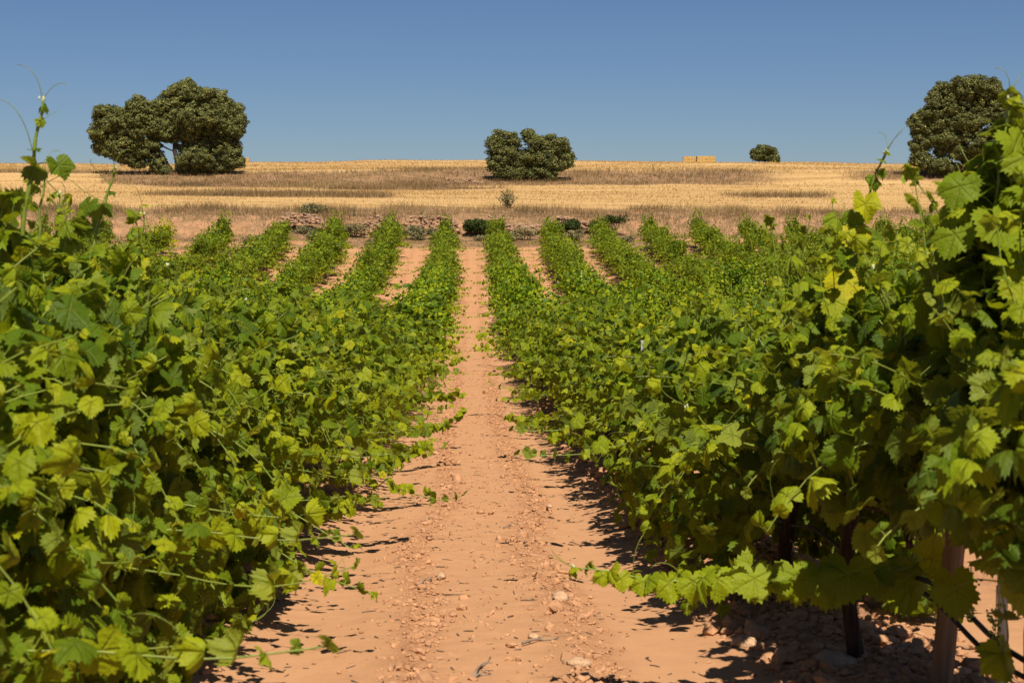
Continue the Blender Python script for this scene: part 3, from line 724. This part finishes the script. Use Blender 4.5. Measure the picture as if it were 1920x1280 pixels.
for i, (px, py, k_) in enumerate([(1031, 452, 1), (1162, 472, 2), (1096, 497, 1), (1100, 650, 0), (1232, 664, 0), (1490, 508, 5), (1453, 512, 4), (1662, 506, 5)]):
    xr = 1.5+3*k_; d = xr*F/(px-CX); z = H(xr, d); h = min(max(-(py-HY)*d/F - z + .10, 1.3), 1.75)
    stake(xr-.12, d, h, ['thin grey stake at the far end of the second row right of the path', 'thin grey stake near the far end of the third row right of the path',
        'grey stake midway down the second row right of the path', 'grey stake showing through the middle of the first row right of the path',
        'pale stake glinting between leaves in the nearer first row right of the path', 'grey stake in the sixth row right of the path behind the mass of leaves',
        'grey stake in the fifth row right of the path behind the mass of leaves', 'grey stake in the sixth row right of the path beside the tall yellow shoot'][i])
# drip hose slung along the first row right of the path
mb = MB(); P = []
for y in np.arange(3.0, 32, .16):
    x = 1.5+.02*math.sin(y*3); sag = .05*math.sin(y*math.pi/1.5)**2
    P.append((x, y, H(1.5, y)+.42-sag))
tube(mb, P, .0085, 8, cap=True); o = mb.obj('drip_hose', HOSE, smooth=True); tag(o, 'black irrigation hose slung low along the vine trunks right of the path', 'hose')
mb = MB(); C_ = [world(1725, 1105, 4.55), world(1770, 1140, 4.5), world(1810, 1185, 4.4), world(1850, 1225, 4.3), world(1905, 1262, 4.2), world(1990, 1300, 4.0)]
C_ = np.array(C_); tt = np.linspace(0, 1, 30); P = np.stack([np.interp(tt, np.linspace(0, 1, 6), C_[:, i]) for i in range(3)], 1)
P = np.array([P[max(0, i-2):i+3].mean(0) for i in range(30)])
tube(mb, P, .0085, 10); o = mb.obj('irrigation_hose', HOSE, smooth=True); tag(o, 'loose black hose end drooping across the leaning wooden post', 'hose')
for sgn, nm in ((-1, 'left'), (1, 'right')):
    for z in (.95, 1.3):
        mb = MB(); ys_ = np.arange(1, 80.5, 1.0); tube(mb, np.stack([np.full(len(ys_), sgn*1.5), ys_, height(np.full(len(ys_), sgn*1.5), ys_)+z], 1), .0016, 4, cap=False)
        o = mb.obj('trellis_wire', STEEL, smooth=True); tag(o, f"{'upper' if z > 1 else 'lower'} steel wire running through the first vine row {nm} of the path", 'wire', 'wires of the vine trellis')

# ------------------------------------------------------------------ clods and pebbles, twigs, rocks
def stones_stuff():
    mb = MB(); r = np.random.default_rng(91)
    N = 110000
    y = 4.2*np.exp(r.random(N)*math.log(34/4.2)); x = r.uniform(-2.1, 2.1, N)*np.where(r.random(N) < .85, 1, 4)
    keep = r.random(N) < (lambda q: q**1.7)(path_rough(x+(fbm(x*.4, y*.35, 2, 9)-.5)*.25)*(.5+1.1*fbm(x*1.5, y*1.5, 2, 3)))*1.1
    keep &= (np.abs(x) < .36*y+.3)
    x, y = x[keep], y[keep]; n = len(x)
    u = (x+1.5) % 3.0 - 1.5; edge = np.abs(u) > 1.0
    s = np.exp(r.normal(math.log(.0055), .62, n))*np.where(edge, 1.6, 1.0); s = np.clip(s, .003, .05)*np.interp(y, [4, 12, 34], [1, 1.25, 2.0])
    P = np.stack([x, y, height(x, y)+detail(x, y)+s*.2], 1)
    V0, F0 = ICO[0]
    for k in range(6):
        V = V0*(1+r.normal(0, .17, (len(V0), 1))); sel = np.arange(n) % 6 == k; m = sel.sum()
        a = r.uniform(0, 6.28, m); Xa = np.stack([np.cos(a), np.sin(a), r.normal(0, .25, m)], 1); Xa = unit(Xa)
        Za = unit(np.stack([r.normal(0, .25, m), r.normal(0, .25, m), np.ones(m)], 1)); Ya = unit(np.cross(Za, Xa)); Za = np.cross(Xa, Ya)
        sc = s[sel][:, None]*r.uniform([.8, .6, .45], [1.5, 1.1, .9], (m, 3))
        instance(mb, (V, [F0], np.zeros(len(V))), P[sel], Xa, Ya, Za, sc, np.where(r.random(m) < .1, .9, r.uniform(0, .35, m)))
    o = mb.obj('pebbles', CLOD); tag(o, 'pinkish clods and pebbles scattered over the sandy path', 'pebbles', kind='stuff')
    # short bits of cut cane and dry leaf
    mb = MB(); n = 1100; y = 4.3*np.exp(r.random(n)*math.log(26/4.3)); x = r.normal(.05, .75, n)
    for i in range(n):
        L_ = min(r.exponential(.007)+.003, .05); a = r.uniform(0, math.pi); z = H(x[i], y[i])+float(detail(np.array([x[i]]), np.array([y[i]]))[0])+.002
        dx, dy = math.cos(a)*L_, math.sin(a)*L_
        tube(mb, [(x[i]-dx, y[i]-dy, z), (x[i]+r.normal(0, .002), y[i]+r.normal(0, .002), z+.001), (x[i]+dx, y[i]+dy, z)], r.uniform(.0015, .0034), 4, r.random(), cap=False)
    o = mb.obj('plant_litter', LITTER); tag(o, 'tiny grey bits of cut cane littering the path', 'litter', kind='stuff')
stones_stuff()
def stone_shape(mb, c, size, r, sub=2, flat=.6, tint=.3, box=0.0, rz=None):
    V, Fc = ICO[sub]; V = V.copy()
    if box: V = np.sign(V)*np.abs(V)**(1-box)
    V = V*(1+.34*(np.stack([fbm(V[:, 0]*2+k*9, V[:, 1]*2+V[:, 2]*2, 3, int(r.integers(999))) for k in range(1)], 1)-.5)*2)
    V = V*np.array([1, r.uniform(.6, .9), flat*r.uniform(.8, 1.2)])*size; V = rotz(V, r.uniform(0, 6.28) if rz is None else rz)
    mb.add(V+c, Fc, tint)
ro = np.random.default_rng(4)
for (px, py, size, lab) in [(1562, 1262, .10, 'large flat grey-brown rock at the foot of the nearest vine trunk'), (1612, 1158, .075, 'sunlit pale rock beside the dark vine trunk'),
        (1030, 950, .028, 'whitish stone beside the dark twigs in the middle of the path'), (1050, 1125, .055, 'long pale stone in the cloddy strip right of the path centre'),
        (1398, 1215, .06, 'rounded clod in the leaf shade below the long shoot'), (828, 1082, .035, 'broken pale clod in the left cloddy strip'),
        (1083, 1248, .05, 'flat tan rock at the bottom of the path'), (1000, 1195, .026, 'small round stone left of the shadow near the path bottom')]:
    d = 5.0
    for _ in range(40):
        p = world(px, py, d); gz = H(p[0], p[1]); d += (gz-p[2])*-4.0 if False else 0
        d = (HY-py)*0 + d*1.0
        e = p[2]-gz; d += e*3
    p = world(px, py, d); mb = MB(); stone_shape(mb, (0, 0, size*.25), size, ro, 2, .5, .3)
    o = mb.obj('rock', ROCK, smooth=True, loc=(p[0], p[1], H(p[0], p[1]))); tag(o, lab, 'rock', 'loose rocks on the soil')
def ground_at(px, py):
    d = np.linspace(4, 82, 4000); yy = np.array([project(np.array([(px-CX)/F*q, q, 0]))[0] for q in (10,)])
    P = np.stack([(px-CX)/F*d, d, height((px-CX)/F*d, d)], 1); X_, Y_, _ = project(P)
    i = int(np.argmin(np.abs(Y_-py))); return P[i]
for (a, b, lab) in [((880, 1278), (917, 1236), 'forked grey dry cane at the bottom edge of the path'), ((944, 992), (970, 983), 'short dark dry cane beside the whitish stone'),
        ((980, 1210), (1048, 1197), 'long thin dry cane lying left of the branching shadow'), ((782, 1100), (806, 1084), 'dry cane in the left cloddy strip of the path'),
        ((885, 1277), (915, 1266), 'dark dry cane beside the forked one at the bottom edge'), ((790, 980), (812, 972), 'tiny dry cane in the left wheel track')]:
    A, B = ground_at(*a), ground_at(*b); mb = MB(); t = np.linspace(0, 1, 7)[:, None]; P = A*(1-t)+B*t
    P = P-A; P[:, 2] += .012+.008*np.sin(t[:, 0]*6); P[:, 0] += .006*np.sin(t[:, 0]*9)
    tube(mb, P, np.linspace(.006, .003, 7), 6, .5)
    tube(mb, [P[3], P[3]+[.02, .02, .012], P[3]+[.05, .03, .006]], [.003, .0025, .0015], 5, .4)
    o = mb.obj('dry_cane', CANE, smooth=True, loc=tuple(A)); tag(o, lab, 'dry cane', 'cut canes on the path')

# ------------------------------------------------------------------ dry grass and stubble
def blades(name, N, xy, hgt, wid, mat, label, tintf, seed, lean=.35, cat='dry grass'):
    r = np.random.default_rng(seed); x, y = xy(r, N); n = len(x); z = height(x, y)
    h = hgt(r, x, y, n); a = r.uniform(0, np.pi, n); wv = wid(r, n, y)
    dx, dy = np.cos(a)*wv/2, np.sin(a)*wv/2*.4
    lx, ly = r.normal(0, lean, n)*h, r.normal(0, lean, n)*h
    V = np.stack([np.stack([x-dx, y-dy, z-.03], 1), np.stack([x+dx, y+dy, z-.03], 1), np.stack([x+lx, y+ly, z+h], 1)], 1).reshape(-1, 3)
    mb = MB(); mb.add(V, np.arange(3*n).reshape(-1, 3), np.repeat(tintf(r, x, y, n), 3))
    o = mb.obj(name, mat); tag(o, label, cat, kind='stuff')
def reject(r, N, d0, d1, mask, clumpy=.5):
    y = r.uniform(d0, d1, N); x = r.uniform(-1, 1, N)*(y*.385+6)
    keep = r.random(N) < mask(x, y)*np.clip(.25+1.6*(fbm(x*.6, y*.6, 3, 61)-.25), 0, 1)**(clumpy*2)
    return x[keep], y[keep]
blades('dry_verge_grass', 330000, lambda r, N: reject(r, N, 76, 108, verge_mask),
       lambda r, x, y, n: r.uniform(.08, .26, n)*(.45+1.1*fbm(x*.35, y*.35, 3, 12))*np.interp(eff(x, y), [83, 87, 90.5, 93], [.45, .7, 1.6, 2.1]),
       lambda r, n, y: r.uniform(.015, .035, n), DRYGRASS, 'brown dry grass on the verge between the vineyard and the stubble field',
       lambda r, x, y, n: np.clip(fbm(x*.25, y*.3, 3, 14)*1.1-.12+r.normal(0, .16, n), 0, .97) + 0, 21)
blades('dry_bank_grass', 330000, lambda r, N: reject(r, N, 106, 172, verge_mask),
       lambda r, x, y, n: r.uniform(.15, .55, n)*(.5+.9*fbm(x*.2, y*.3, 3, 15)),
       lambda r, n, y: r.uniform(.03, .06, n), DRYGRASS, 'rough brown grass on the banks across the stubble field',
       lambda r, x, y, n: np.clip(fbm(x*.15, y*.3, 3, 16)*1.1-.05+r.normal(0, .15, n), 0, .97), 22)
blades('stubble', 260000, lambda r, N: reject(r, N, 89, 245, lambda x, y: (1-verge_mask(x, y))*sstep(93, 95, eff(x, y))*(.25+.75*(vnoise(x*.02, (y+60*fbm(x*.012, y*.012, 2, 6))*.8, 4) > .45))),
       lambda r, x, y, n: r.uniform(.04, .16, n)*np.interp(y, [95, 240], [1, 1.6]),
       lambda r, n, y: r.uniform(.04, .13, n)*np.interp(y, [95, 240], [.6, 1.3]), STUBBLE, 'golden cut straw stubble covering the hillside field',
       lambda r, x, y, n: np.clip(fbm(x*.05, y*.5, 3, 18)*.9+r.normal(0, .2, n)+.05, 0, 1), 23, lean=.6, cat='stubble')

# ------------------------------------------------------------------ dry-stone walls and rubble
def rubble(name, px0, px1, py0, py1, d0, count, size, seed, label, cat='stone wall'):
    r = np.random.default_rng(seed); mb = MB(); xa, xb = X_of(px0, d0), X_of(px1, d0); za, zb = -(py1-HY)*d0/F, -(py0-HY)*d0/F
    for i in range(count):
        x = r.uniform(xa, xb); f = r.random()**1.1; taper = min(1, min(x-xa, xb-x)/(.18*(xb-xa))+.35)
        taper *= .25+1.15*float(vnoise(np.array([x*.9]), np.array([seed]), 3)[0]); f *= min(taper, 1)
        z = za+(zb-za)*f; yy = d0+.22*x+f*.40+r.normal(0, .12); g = H(x, yy); z = max(z, g+.03)
        s = size*r.uniform(.5, 1.3); stone_shape(mb, (x, yy, z), s, r, 1, .55, r.random(), .25, r.normal(0, .4))
    o = mb.obj(name, STONE, loc=(0, 0, 0)); tag(o, label, cat)
rubble('dry_stone_wall', 676, 862, 405, 440, 88.5, 360, .13, 1, 'tumbled dry-stone wall left of the dark green bush')
rubble('dry_stone_wall', 880, 1132, 405, 432, 88.5, 390, .135, 2, 'low dry-stone wall right of the dark green bush')
rubble('dry_stone_wall', 536, 612, 399, 418, 89.0, 150, .125, 3, 'short patch of dry-stone wall below the grey-green brush on the left')
rubble('stone_heap', 832, 905, 334, 348, 146, 90, .17, 4, 'heap of stones in the dry bank left of the forked oak bush', 'stone heap')

# ------------------------------------------------------------------ trees and shrubs
def foliage_blobs(blobs, r, clump, per, leaf, tint_mu=.45, shell=.62):
    """blobs: (cx, cy, cz, rx, ry, rz) in metres. Sub-clumps sit on each blob, leaf-sized faces on each clump."""
    P = []; N = []; Tn = []
    for (cx, cy, cz, rx, ry, rz) in blobs:
        area = (rx*ry+ry*rz+rx*rz)/3; m = max(4, int(area*4*3.14/(clump*clump*1.5)))
        k = unit(r.normal(0, 1, (m, 3))); q = r.uniform(shell, 1.0, m)**.7
        C = np.stack([cx+k[:, 0]*rx*q, cy+k[:, 1]*ry*q, cz+k[:, 2]*rz*q], 1)
        for c, kk in zip(C, k):
            rad = clump*r.uniform(.55, 1.25); n = max(6, int(per*rad*rad/(clump*clump)))
            v = unit(r.normal(0, 1, (n, 3))+kk*.45+np.array([0, 0, .25])); rr = rad*r.uniform(.55, 1.05, n)
            P.append(c+v*rr[:, None]*np.array([1, 1, .75])); N.append(unit(v+r.normal(0, .45, (n, 3)))); Tn.append(np.clip(tint_mu+r.normal(0, .16)+r.normal(0, .14, n), 0, 1))
    P = np.concatenate(P); N = np.concatenate(N); Tn = np.concatenate(Tn); n = len(P)
    mb = MB(); A = unit(np.cross(N, r.normal(0, 1, (n, 3)))); B = np.cross(N, A); s = leaf*r.uniform(.55, 1.3, n)
    V = np.array([[-.5, -.3, 0], [.15, -.55, .1], [.6, .1, 0], [-.05, .5, .12]])
    instance(mb, (V, [np.array([[0, 1, 2], [0, 2, 3]])], np.zeros(4)), P, A, B, N, s, Tn)
    return mb
def limb(mb, a, b, r0, r1, r, bend=.12, n=8, sides=8):
    a = np.array(a, float); b = np.array(b, float); t = np.linspace(0, 1, n)[:, None]
    L_ = np.linalg.norm(b-a); k = r.normal(0, bend, 3)*L_; k2 = r.normal(0, bend*.5, 3)*L_
    P = a*(1-t)+b*t + np.sin(t*np.pi)*k + np.sin(t*2*np.pi)*k2*.5
    tube(mb, P, np.linspace(r0, r1, n), sides); return P
def tree(name, d, basepx, basepy, blobs_px, trunks, seed, label, cat, group=None, clump=.40, per=58, leaf=.135, tint_mu=.45, mat=OAK, depth=1.0, barkmat=OAKBARK, trunk_r=.38):
    r = np.random.default_rng(seed); mpp = d/F
    bx = X_of(basepx, d); bz = H(bx, d); z_ref = -(basepy-HY)*mpp
    def loc(px, py, dy=0): return np.array([(px-basepx)*mpp, dy, (basepy-py)*mpp + (z_ref-bz)])
    root = empty(name, (bx, d, bz))
    blobs = []
    for i, b in enumerate(blobs_px):
        px, py, rx, rz = b[:4]; ry = (rx+rz)/2*depth; dy = b[4] if len(b) > 4 else r.uniform(-.35, .35)*rx
        c = loc(px, py, dy*mpp)
        if min(rx, rz) < 15 and name != 'oak_tree': blobs.append((c[0], c[1], c[2], rx*mpp, ry*mpp, rz*mpp)); continue
        blobs.append((c[0], c[1], c[2], rx*mpp*.84, ry*mpp*.84, rz*mpp*.84))
        for k in range(7):
            u = unit(r.normal(0, 1, 3)*[1, .8, 1])*r.uniform(.50, .82); f = r.uniform(.28, .46)
            blobs.append((c[0]+u[0]*rx*mpp, c[1]+u[1]*ry*mpp, c[2]+u[2]*rz*mpp, rx*mpp*f*1.08, ry*mpp*f, rz*mpp*f))
        for k in range(5):
            u = unit(r.normal(0, 1, 3)*[1, .8, 1])*r.uniform(.88, 1.04); f = r.uniform(.10, .2)
            blobs.append((c[0]+u[0]*rx*mpp, c[1]+u[1]*ry*mpp, c[2]+u[2]*rz*mpp, rx*mpp*f*1.1, ry*mpp*f, rz*mpp*f))
    foliage_blobs(blobs, r, clump, per, leaf, tint_mu).obj('crown', mat, root)
    for tr in trunks:
        mb = MB(); P = [loc(*p) for p in tr]; P[0] = P[0]-np.array([0, 0, .4])
        rad = trunk_r
        for i in range(len(P)-1):
            limb(mb, P[i], P[i+1], rad, rad*.72, r, .04); rad *= .72
        to = mb.obj('trunk', barkmat, root, True)
        lm = MB()
        for i in range(7):
            b = blobs[r.integers(len(blobs))]; tgt = np.array(b[:3])+r.normal(0, .3, 3)*b[3]
            if np.linalg.norm(tgt-P[-1]) < 6.5*max(1, trunk_r/.3): limb(lm, P[-1]*.8+P[-2]*.2, tgt, rad*.8, rad*.2, r, .1)
        if lm.n: lm.obj('limbs', barkmat, to, True)
    tag(root, label, cat, group); return root
tree('oak_tree', 155, 325, 326, [(238, 232, 44, 34), (212, 258, 36, 34), (262, 232, 38, 32), (272, 208, 22, 20), (300, 208, 26, 20), (315, 248, 26, 18), (296, 235, 24, 22), (350, 192, 46, 32), (385, 196, 42, 32), (335, 212, 40, 32), (375, 228, 52, 36), (412, 218, 40, 34),
      (432, 246, 30, 26), (445, 232, 18, 18), (440, 252, 16, 12), (330, 240, 38, 22), (268, 258, 42, 28), (228, 272, 36, 26), (380, 262, 44, 30), (357, 277, 21, 22), (324, 258, 20, 12), (415, 275, 34, 26), (436, 288, 18, 22),
      (375, 296, 36, 24), (352, 303, 17, 16), (240, 292, 22, 16), (412, 314, 30, 12), (386, 318, 26, 10), (440, 306, 16, 12), (304, 320, 16, 8), (262, 306, 20, 10), (282, 284, 24, 18), (300, 300, 16, 16), (420, 305, 24, 14), (306, 318, 14, 8), (356, 318, 22, 10), (215, 240, 24, 20), (195, 258, 18, 16), (205, 222, 20, 20), (352, 166, 16, 9)],
     [[(322, 324), (312, 305), (296, 278), (285, 255)], [(336, 324), (334, 300), (330, 272), (350, 240)]], 31,
     'huge broad evergreen oak with two leaning trunks on the left skyline', 'tree', 'evergreen oaks on the hillside')
tree('oak_tree', 152, 1805, 326, [(1800, 168, 42, 24), (1840, 170, 34, 22), (1765, 182, 34, 24), (1755, 205, 34, 26), (1800, 200, 46, 32), (1845, 200, 44, 34), (1878, 196, 30, 28), (1730, 222, 22, 16), (1712, 230, 14, 12), (1750, 236, 36, 26),
      (1800, 235, 46, 32), (1850, 240, 46, 32), (1892, 236, 32, 36), (1728, 252, 22, 20), (1722, 272, 20, 16), (1770, 262, 26, 20), (1812, 270, 40, 22), (1862, 272, 42, 26), (1900, 275, 26, 26), (1716, 292, 16, 14), (1728, 302, 22, 14), (1752, 312, 26, 14), (1775, 316, 24, 12),
      (1820, 296, 26, 14), (1868, 298, 30, 16), (1905, 296, 18, 16), (1740, 262, 14, 14), (1758, 284, 10, 12), (1790, 284, 20, 14)],
     [[(1815, 326), (1812, 300), (1806, 270), (1800, 240)]], 32, 'tall dense round evergreen oak on the right skyline behind the vine shoots', 'tree', 'evergreen oaks on the hillside', tint_mu=.36)
tree('oak_tree', 149, 992, 338, [(944, 262, 22, 13), (930, 272, 16, 14), (960, 268, 14, 14), (945, 288, 26, 18), (936, 305, 24, 16), (958, 302, 22, 16), (974, 300, 15, 13), (986, 291, 9, 9), (992, 258, 10, 12), (1010, 272, 22, 14), (1032, 268, 20, 14), (1052, 276, 18, 16), (1025, 290, 30, 16), (1056, 294, 18, 18), (1000, 300, 22, 14), (982, 306, 18, 12),
      (1035, 308, 26, 14), (1062, 308, 12, 8), (948, 322, 22, 12), (975, 324, 18, 12), (1000, 324, 18, 10), (1028, 324, 20, 12), (1030, 332, 14, 8), (960, 332, 14, 8)],
     [[(985, 340), (975, 318), (958, 292), (948, 272)], [(998, 340), (1008, 318), (1018, 292), (1024, 275)], [(1004, 340), (1024, 322), (1044, 305), (1052, 290)]], 33,
     'low open oak bush with a notched top in the middle of the bank', 'tree', 'evergreen oaks on the hillside', clump=.42, per=44, leaf=.14, tint_mu=.40, trunk_r=.15)
tree('oak_tree', 238, 1432, 307, [(1432, 284, 15, 9), (1421, 290, 13, 9), (1443, 289, 13, 10), (1432, 295, 20, 8), (1450, 300, 9, 4)], [[(1432, 307), (1432, 298), (1431, 290)]], 34,
     'small distant round oak alone on the skyline right of the bales', 'tree', 'evergreen oaks on the hillside', clump=.55, per=60, leaf=.22, tint_mu=.3, trunk_r=.2)
def shrub(name, d, px, py0, py1, wpx, seed, label, mat, clump=.2, per=34, leaf=.075, tint=.4, n=9, stems=5, group=None, cat='shrub'):
    r = np.random.default_rng(seed); h = py0-py1; bl = []
    for i in range(n):
        f = r.uniform(-1, 1); bl.append((px+f*wpx*.33, py0-h*(.42+r.uniform(-.12, .16)*(1-abs(f))), wpx*r.uniform(.16, .26), h*r.uniform(.22, .36)))
    tree(name, d, px, py0, bl, [[(px+(k-(stems-1)/2)*1.5, py0), (px+(k-(stems-1)/2)*wpx*.12, py0-h*.5)] for k in range(stems)], seed, label, cat, group, clump, per, leaf, tint, mat, 1.0, BARK, .03)
shrub('green_shrub', 88.0, 898, 438, 405, 64, 51, 'dense dark green bush in front of the stone wall', SHRUB, n=12)
shrub('green_shrub', 88.3, 1072, 434, 409, 50, 52, 'dark low bush over the middle of the right stone wall', SHRUB, n=8)
shrub('green_shrub', 88.6, 1122, 430, 411, 34, 53, 'small dark bush at the right end of the stone wall', SHRUB, n=6)
shrub('dark_shrub', 90.0, 1152, 420, 401, 52, 54, 'blackish spiny bush right of the stone walls', SHRUB, tint=.15, n=8, per=18)
shrub('grey_shrub', 90.5, 590, 408, 376, 60, 55, 'grey-green brush above the short patch of stone wall', DRYSHRUB, n=9, per=12, tint=.3)
shrub('grey_shrub', 86.8, 565, 440, 418, 60, 56, 'grey-green weedy shrub below the short patch of wall', DRYSHRUB, n=8, per=14, tint=.4)
shrub('grey_shrub', 86.4, 660, 440, 416, 56, 57, 'pale weedy shrub beneath the left end of the long rubble wall', DRYSHRUB, n=8, per=12, tint=.45)
shrub('grey_shrub', 86.3, 778, 446, 418, 44, 58, 'greenish grey weed clump in front of the rubble wall', DRYSHRUB, n=8, per=16, tint=.35)
shrub('grey_shrub', 86.6, 815, 444, 422, 30, 59, 'small greenish weed clump close left of the first left vine row end', DRYSHRUB, n=5, per=16, tint=.3)
shrub('grey_shrub', 86.8, 1075, 448, 428, 50, 60, 'brownish weed clump under the right stone wall', DRYSHRUB, n=6, per=12, tint=.5)
shrub('grey_shrub', 87.2, 985, 446, 424, 60, 61, 'dry reddish weed clump between the first two right row ends', DRYSHRUB, n=7, per=10, tint=.7)
for i in range(12):
    kk = [-5, -4, -3, -2, -1, 0, 1, 2, 3, 4, 5, 6][i]; xw = 3.0*kk + rh.uniform(-1, 1); dw = 85.2+.22*xw+rh.uniform(-.6, 1.8)
    sd_ = 'left' if kk < 0 else 'right'; a_ = abs(kk)
    pxw = CX+F*xw/dw; pyw = HY-H(xw, dw)*F/dw; hw = rh.uniform(9, 20)
    lab = 'low dry weed clump at the far end of the path itself' if kk == 0 else f"low dry weed clump on the verge beyond the {ordinal(a_)} alley {sd_} of the path"
    shrub('weed_clump', dw, pxw, pyw+1, pyw-hw, rh.uniform(22, 46), 300+i, lab, DRYSHRUB, clump=.15, n=6, per=9, tint=rh.uniform(.1, .8), stems=3, group='weed clumps on the verge', cat='weed')
# open leafy bush whose stems fan out
def open_bush(name, d, px, py0, py1, wpx, seed, label, stems=26, mat=DRYSHRUB, leaves=22, tint=.25, cat='shrub', group=None, leaf=.07):
    r = np.random.default_rng(seed); mpp = d/F; bx = X_of(px, d); root = empty(name, (bx, d, H(bx, d))); h = (py0-py1)*mpp; w_ = wpx*mpp/2
    mb = MB(); P_ = []; 
    for i in range(stems):
        a = r.uniform(-1, 1); tip = np.array([a*w_, r.uniform(-1, 1)*w_*.7, h*r.uniform(.65, 1)*(1-.25*abs(a))]); Q = limb(mb, (a*.05, 0, -.05), tip, .012, .004, r, .06, 7, 4)
        for k in range(leaves): j = r.uniform(.25, 1); P_.append(Q[int(j*6)]+r.normal(0, .05, 3))
    mb.obj('stems', BARK, root)
    P_ = np.array(P_); n = len(P_); N = unit(r.normal(0, 1, (n, 3))+[0, -.3, .6]); A = unit(np.cross(N, r.normal(0, 1, (n, 3)))); lb = MB()
    instance(lb, (np.array([[-.5, 0, 0], [0, -.28, .05], [.6, 0, 0], [0, .28, .05]]), [np.array([[0, 1, 2], [0, 2, 3]])], np.zeros(4)), P_, A, np.cross(N, A), N, leaf*r.uniform(.6, 1.4, n), np.clip(r.normal(tint, .15, n), 0, 1))
    lb.obj('leaves', mat, root); tag(root, label, cat, group)
open_bush('open_bush', 95.5, 953, 400, 358, 46, 71, 'open fan-shaped green bush in front of the forked oak bush', leaf=.11, leaves=26)
for i, (px, y0_, y1_, d, lab) in enumerate([(663, 408, 380, 90, 'thin tall weed stalk left of the rubble wall'), (789, 404, 380, 90, 'thin weed stalk above the rubble wall, left of a darker one'), (804, 405, 380, 90, 'dark thin weed stalk above the middle of the rubble wall'),
        (890, 326, 312, 152, 'thin stalk on the bank left of the oak bush'), (1224, 318, 298, 158, 'tall dark mullein stalk on the bank toward the bales'), (1235, 318, 304, 158, 'pale thin stalk close right of the tall mullein'),
        (858, 326, 314, 152, 'short thin stalk farther left on the bank'), (703, 406, 388, 90, 'short weed stalk at the left end of the rubble wall')]):
    open_bush('weed_stalk', d, px, y0_, y1_, 6, 80+i, lab, stems=3, leaves=16, tint=.35, cat='weed', group='tall weeds on the banks', leaf=.09)

# ------------------------------------------------------------------ straw bales
def bale(x, y, z, L_, Wd, Hh, rz, label, seed):
    r = np.random.default_rng(seed); root = empty('straw_bale', (x, y, z), rz); mb = MB()
    nx, nz, ny = 18, 9, 9
    def face(o, u, v, nu, nv):
        a = np.linspace(0, 1, nu+1); b = np.linspace(0, 1, nv+1); A, B = np.meshgrid(a, b)
        V = np.array(o)+A[..., None]*np.array(u)+B[..., None]*np.array(v)
        i = np.arange(nv)[:, None]*(nu+1); j = np.arange(nu)[None]; Q = np.stack([i+j, i+j+1, i+nu+2+j, i+nu+1+j], -1).reshape(-1, 4)
        V = V.reshape(-1, 3); c = np.array([0, 0, Hh/2]); h = np.array([L_/2, Wd/2, Hh/2]); q = (V-c)/h
        k = .04; V = c+h*np.sign(q)*np.minimum(np.abs(q), 1-k+k*np.abs(q)**8*0+0*q) if False else V
        rr = np.linalg.norm(np.maximum(np.abs(q)-.9, 0)/.1, axis=1); V = c+(V-c)*(1-.03*np.maximum(rr-1, 0))[:, None]
        n = (vnoise(V[:, 0]*6+V[:, 1]*5, V[:, 2]*7, seed)-.5)*.06; V = V+unit(V-c)*n[:, None]
        mb.add(V, Q, r.random())
    a, b, c = L_/2, Wd/2, Hh
    face((-a, -b, 0), (L_, 0, 0), (0, 0, c), nx, nz); face((a, b, 0), (-L_, 0, 0), (0, 0, c), nx, nz)
    face((-a, b, 0), (0, -Wd, 0), (0, 0, c), ny, nz); face((a, -b, 0), (0, Wd, 0), (0, 0, c), ny, nz); face((-a, -b, c), (L_, 0, 0), (0, Wd, 0), nx, ny); face((-a, b, 0), (L_, 0, 0), (0, -Wd, 0), nx, ny)
    mb.obj('straw', BALE, root)
    tw = MB()
    for k in range(5):
        xx = -a*.8+k*L_*.2; e = .02; tube(tw, [(xx, -b-e, .02), (xx, -b-e, c+e), (xx, b+e, c+e), (xx, b+e, .02)], .012, 4)
    tw.obj('twine', CANE, root); tag(root, label, 'straw bale', 'straw bales on the hilltop')
m_ = Mat('baled_straw'); p_ = m_.n('TexCoord').outputs['Object']; n_ = m_.noise(9, 5, .7, m_.mapping(p_, (.6, .6, 3)))
BALE = m_.done(m_.bsdf(m_.ramp(n_, [(.3, (.30, .18, .055)), (.5, (.47, .30, .10)), (.7, (.62, .43, .17))]), .9, .1, m_.bump(n_, .8, .05)))
db = 236.0
zt = [293.5, 295.2]
for i, (pa, pb, top, word) in enumerate([(1279, 1303, 295.3, 'left'), (1304.5, 1339, 293.2, 'right')]):
    xa, xb = X_of(pa, db), X_of(pb, db); xm = (xa+xb)/2; g = H(xm, db); tot = -(top-HY)*db/F - g; hh = max(tot, 1.0)/2-.01
    bale(xm, db, g-.05, xb-xa, 1.1, hh, R(-4+i*5), f'bottom straw bale of the {word} stack on the hilltop', 200+i)
    bale(xm+.03, db, g+hh-.03, xb-xa-.05, 1.1, hh, R(-4+i*5), f'upper straw bale of the {word} stack on the hilltop', 210+i)
xa, xb = X_of(450, db), X_of(469, db); g = H((xa+xb)/2, db)
bale((xa+xb)/2, db, g-.05, xb-xa, 1.1, max(-(302.5-HY)*db/F-g, .8), R(5), 'lone straw bale peeking out right of the huge oak', 220)
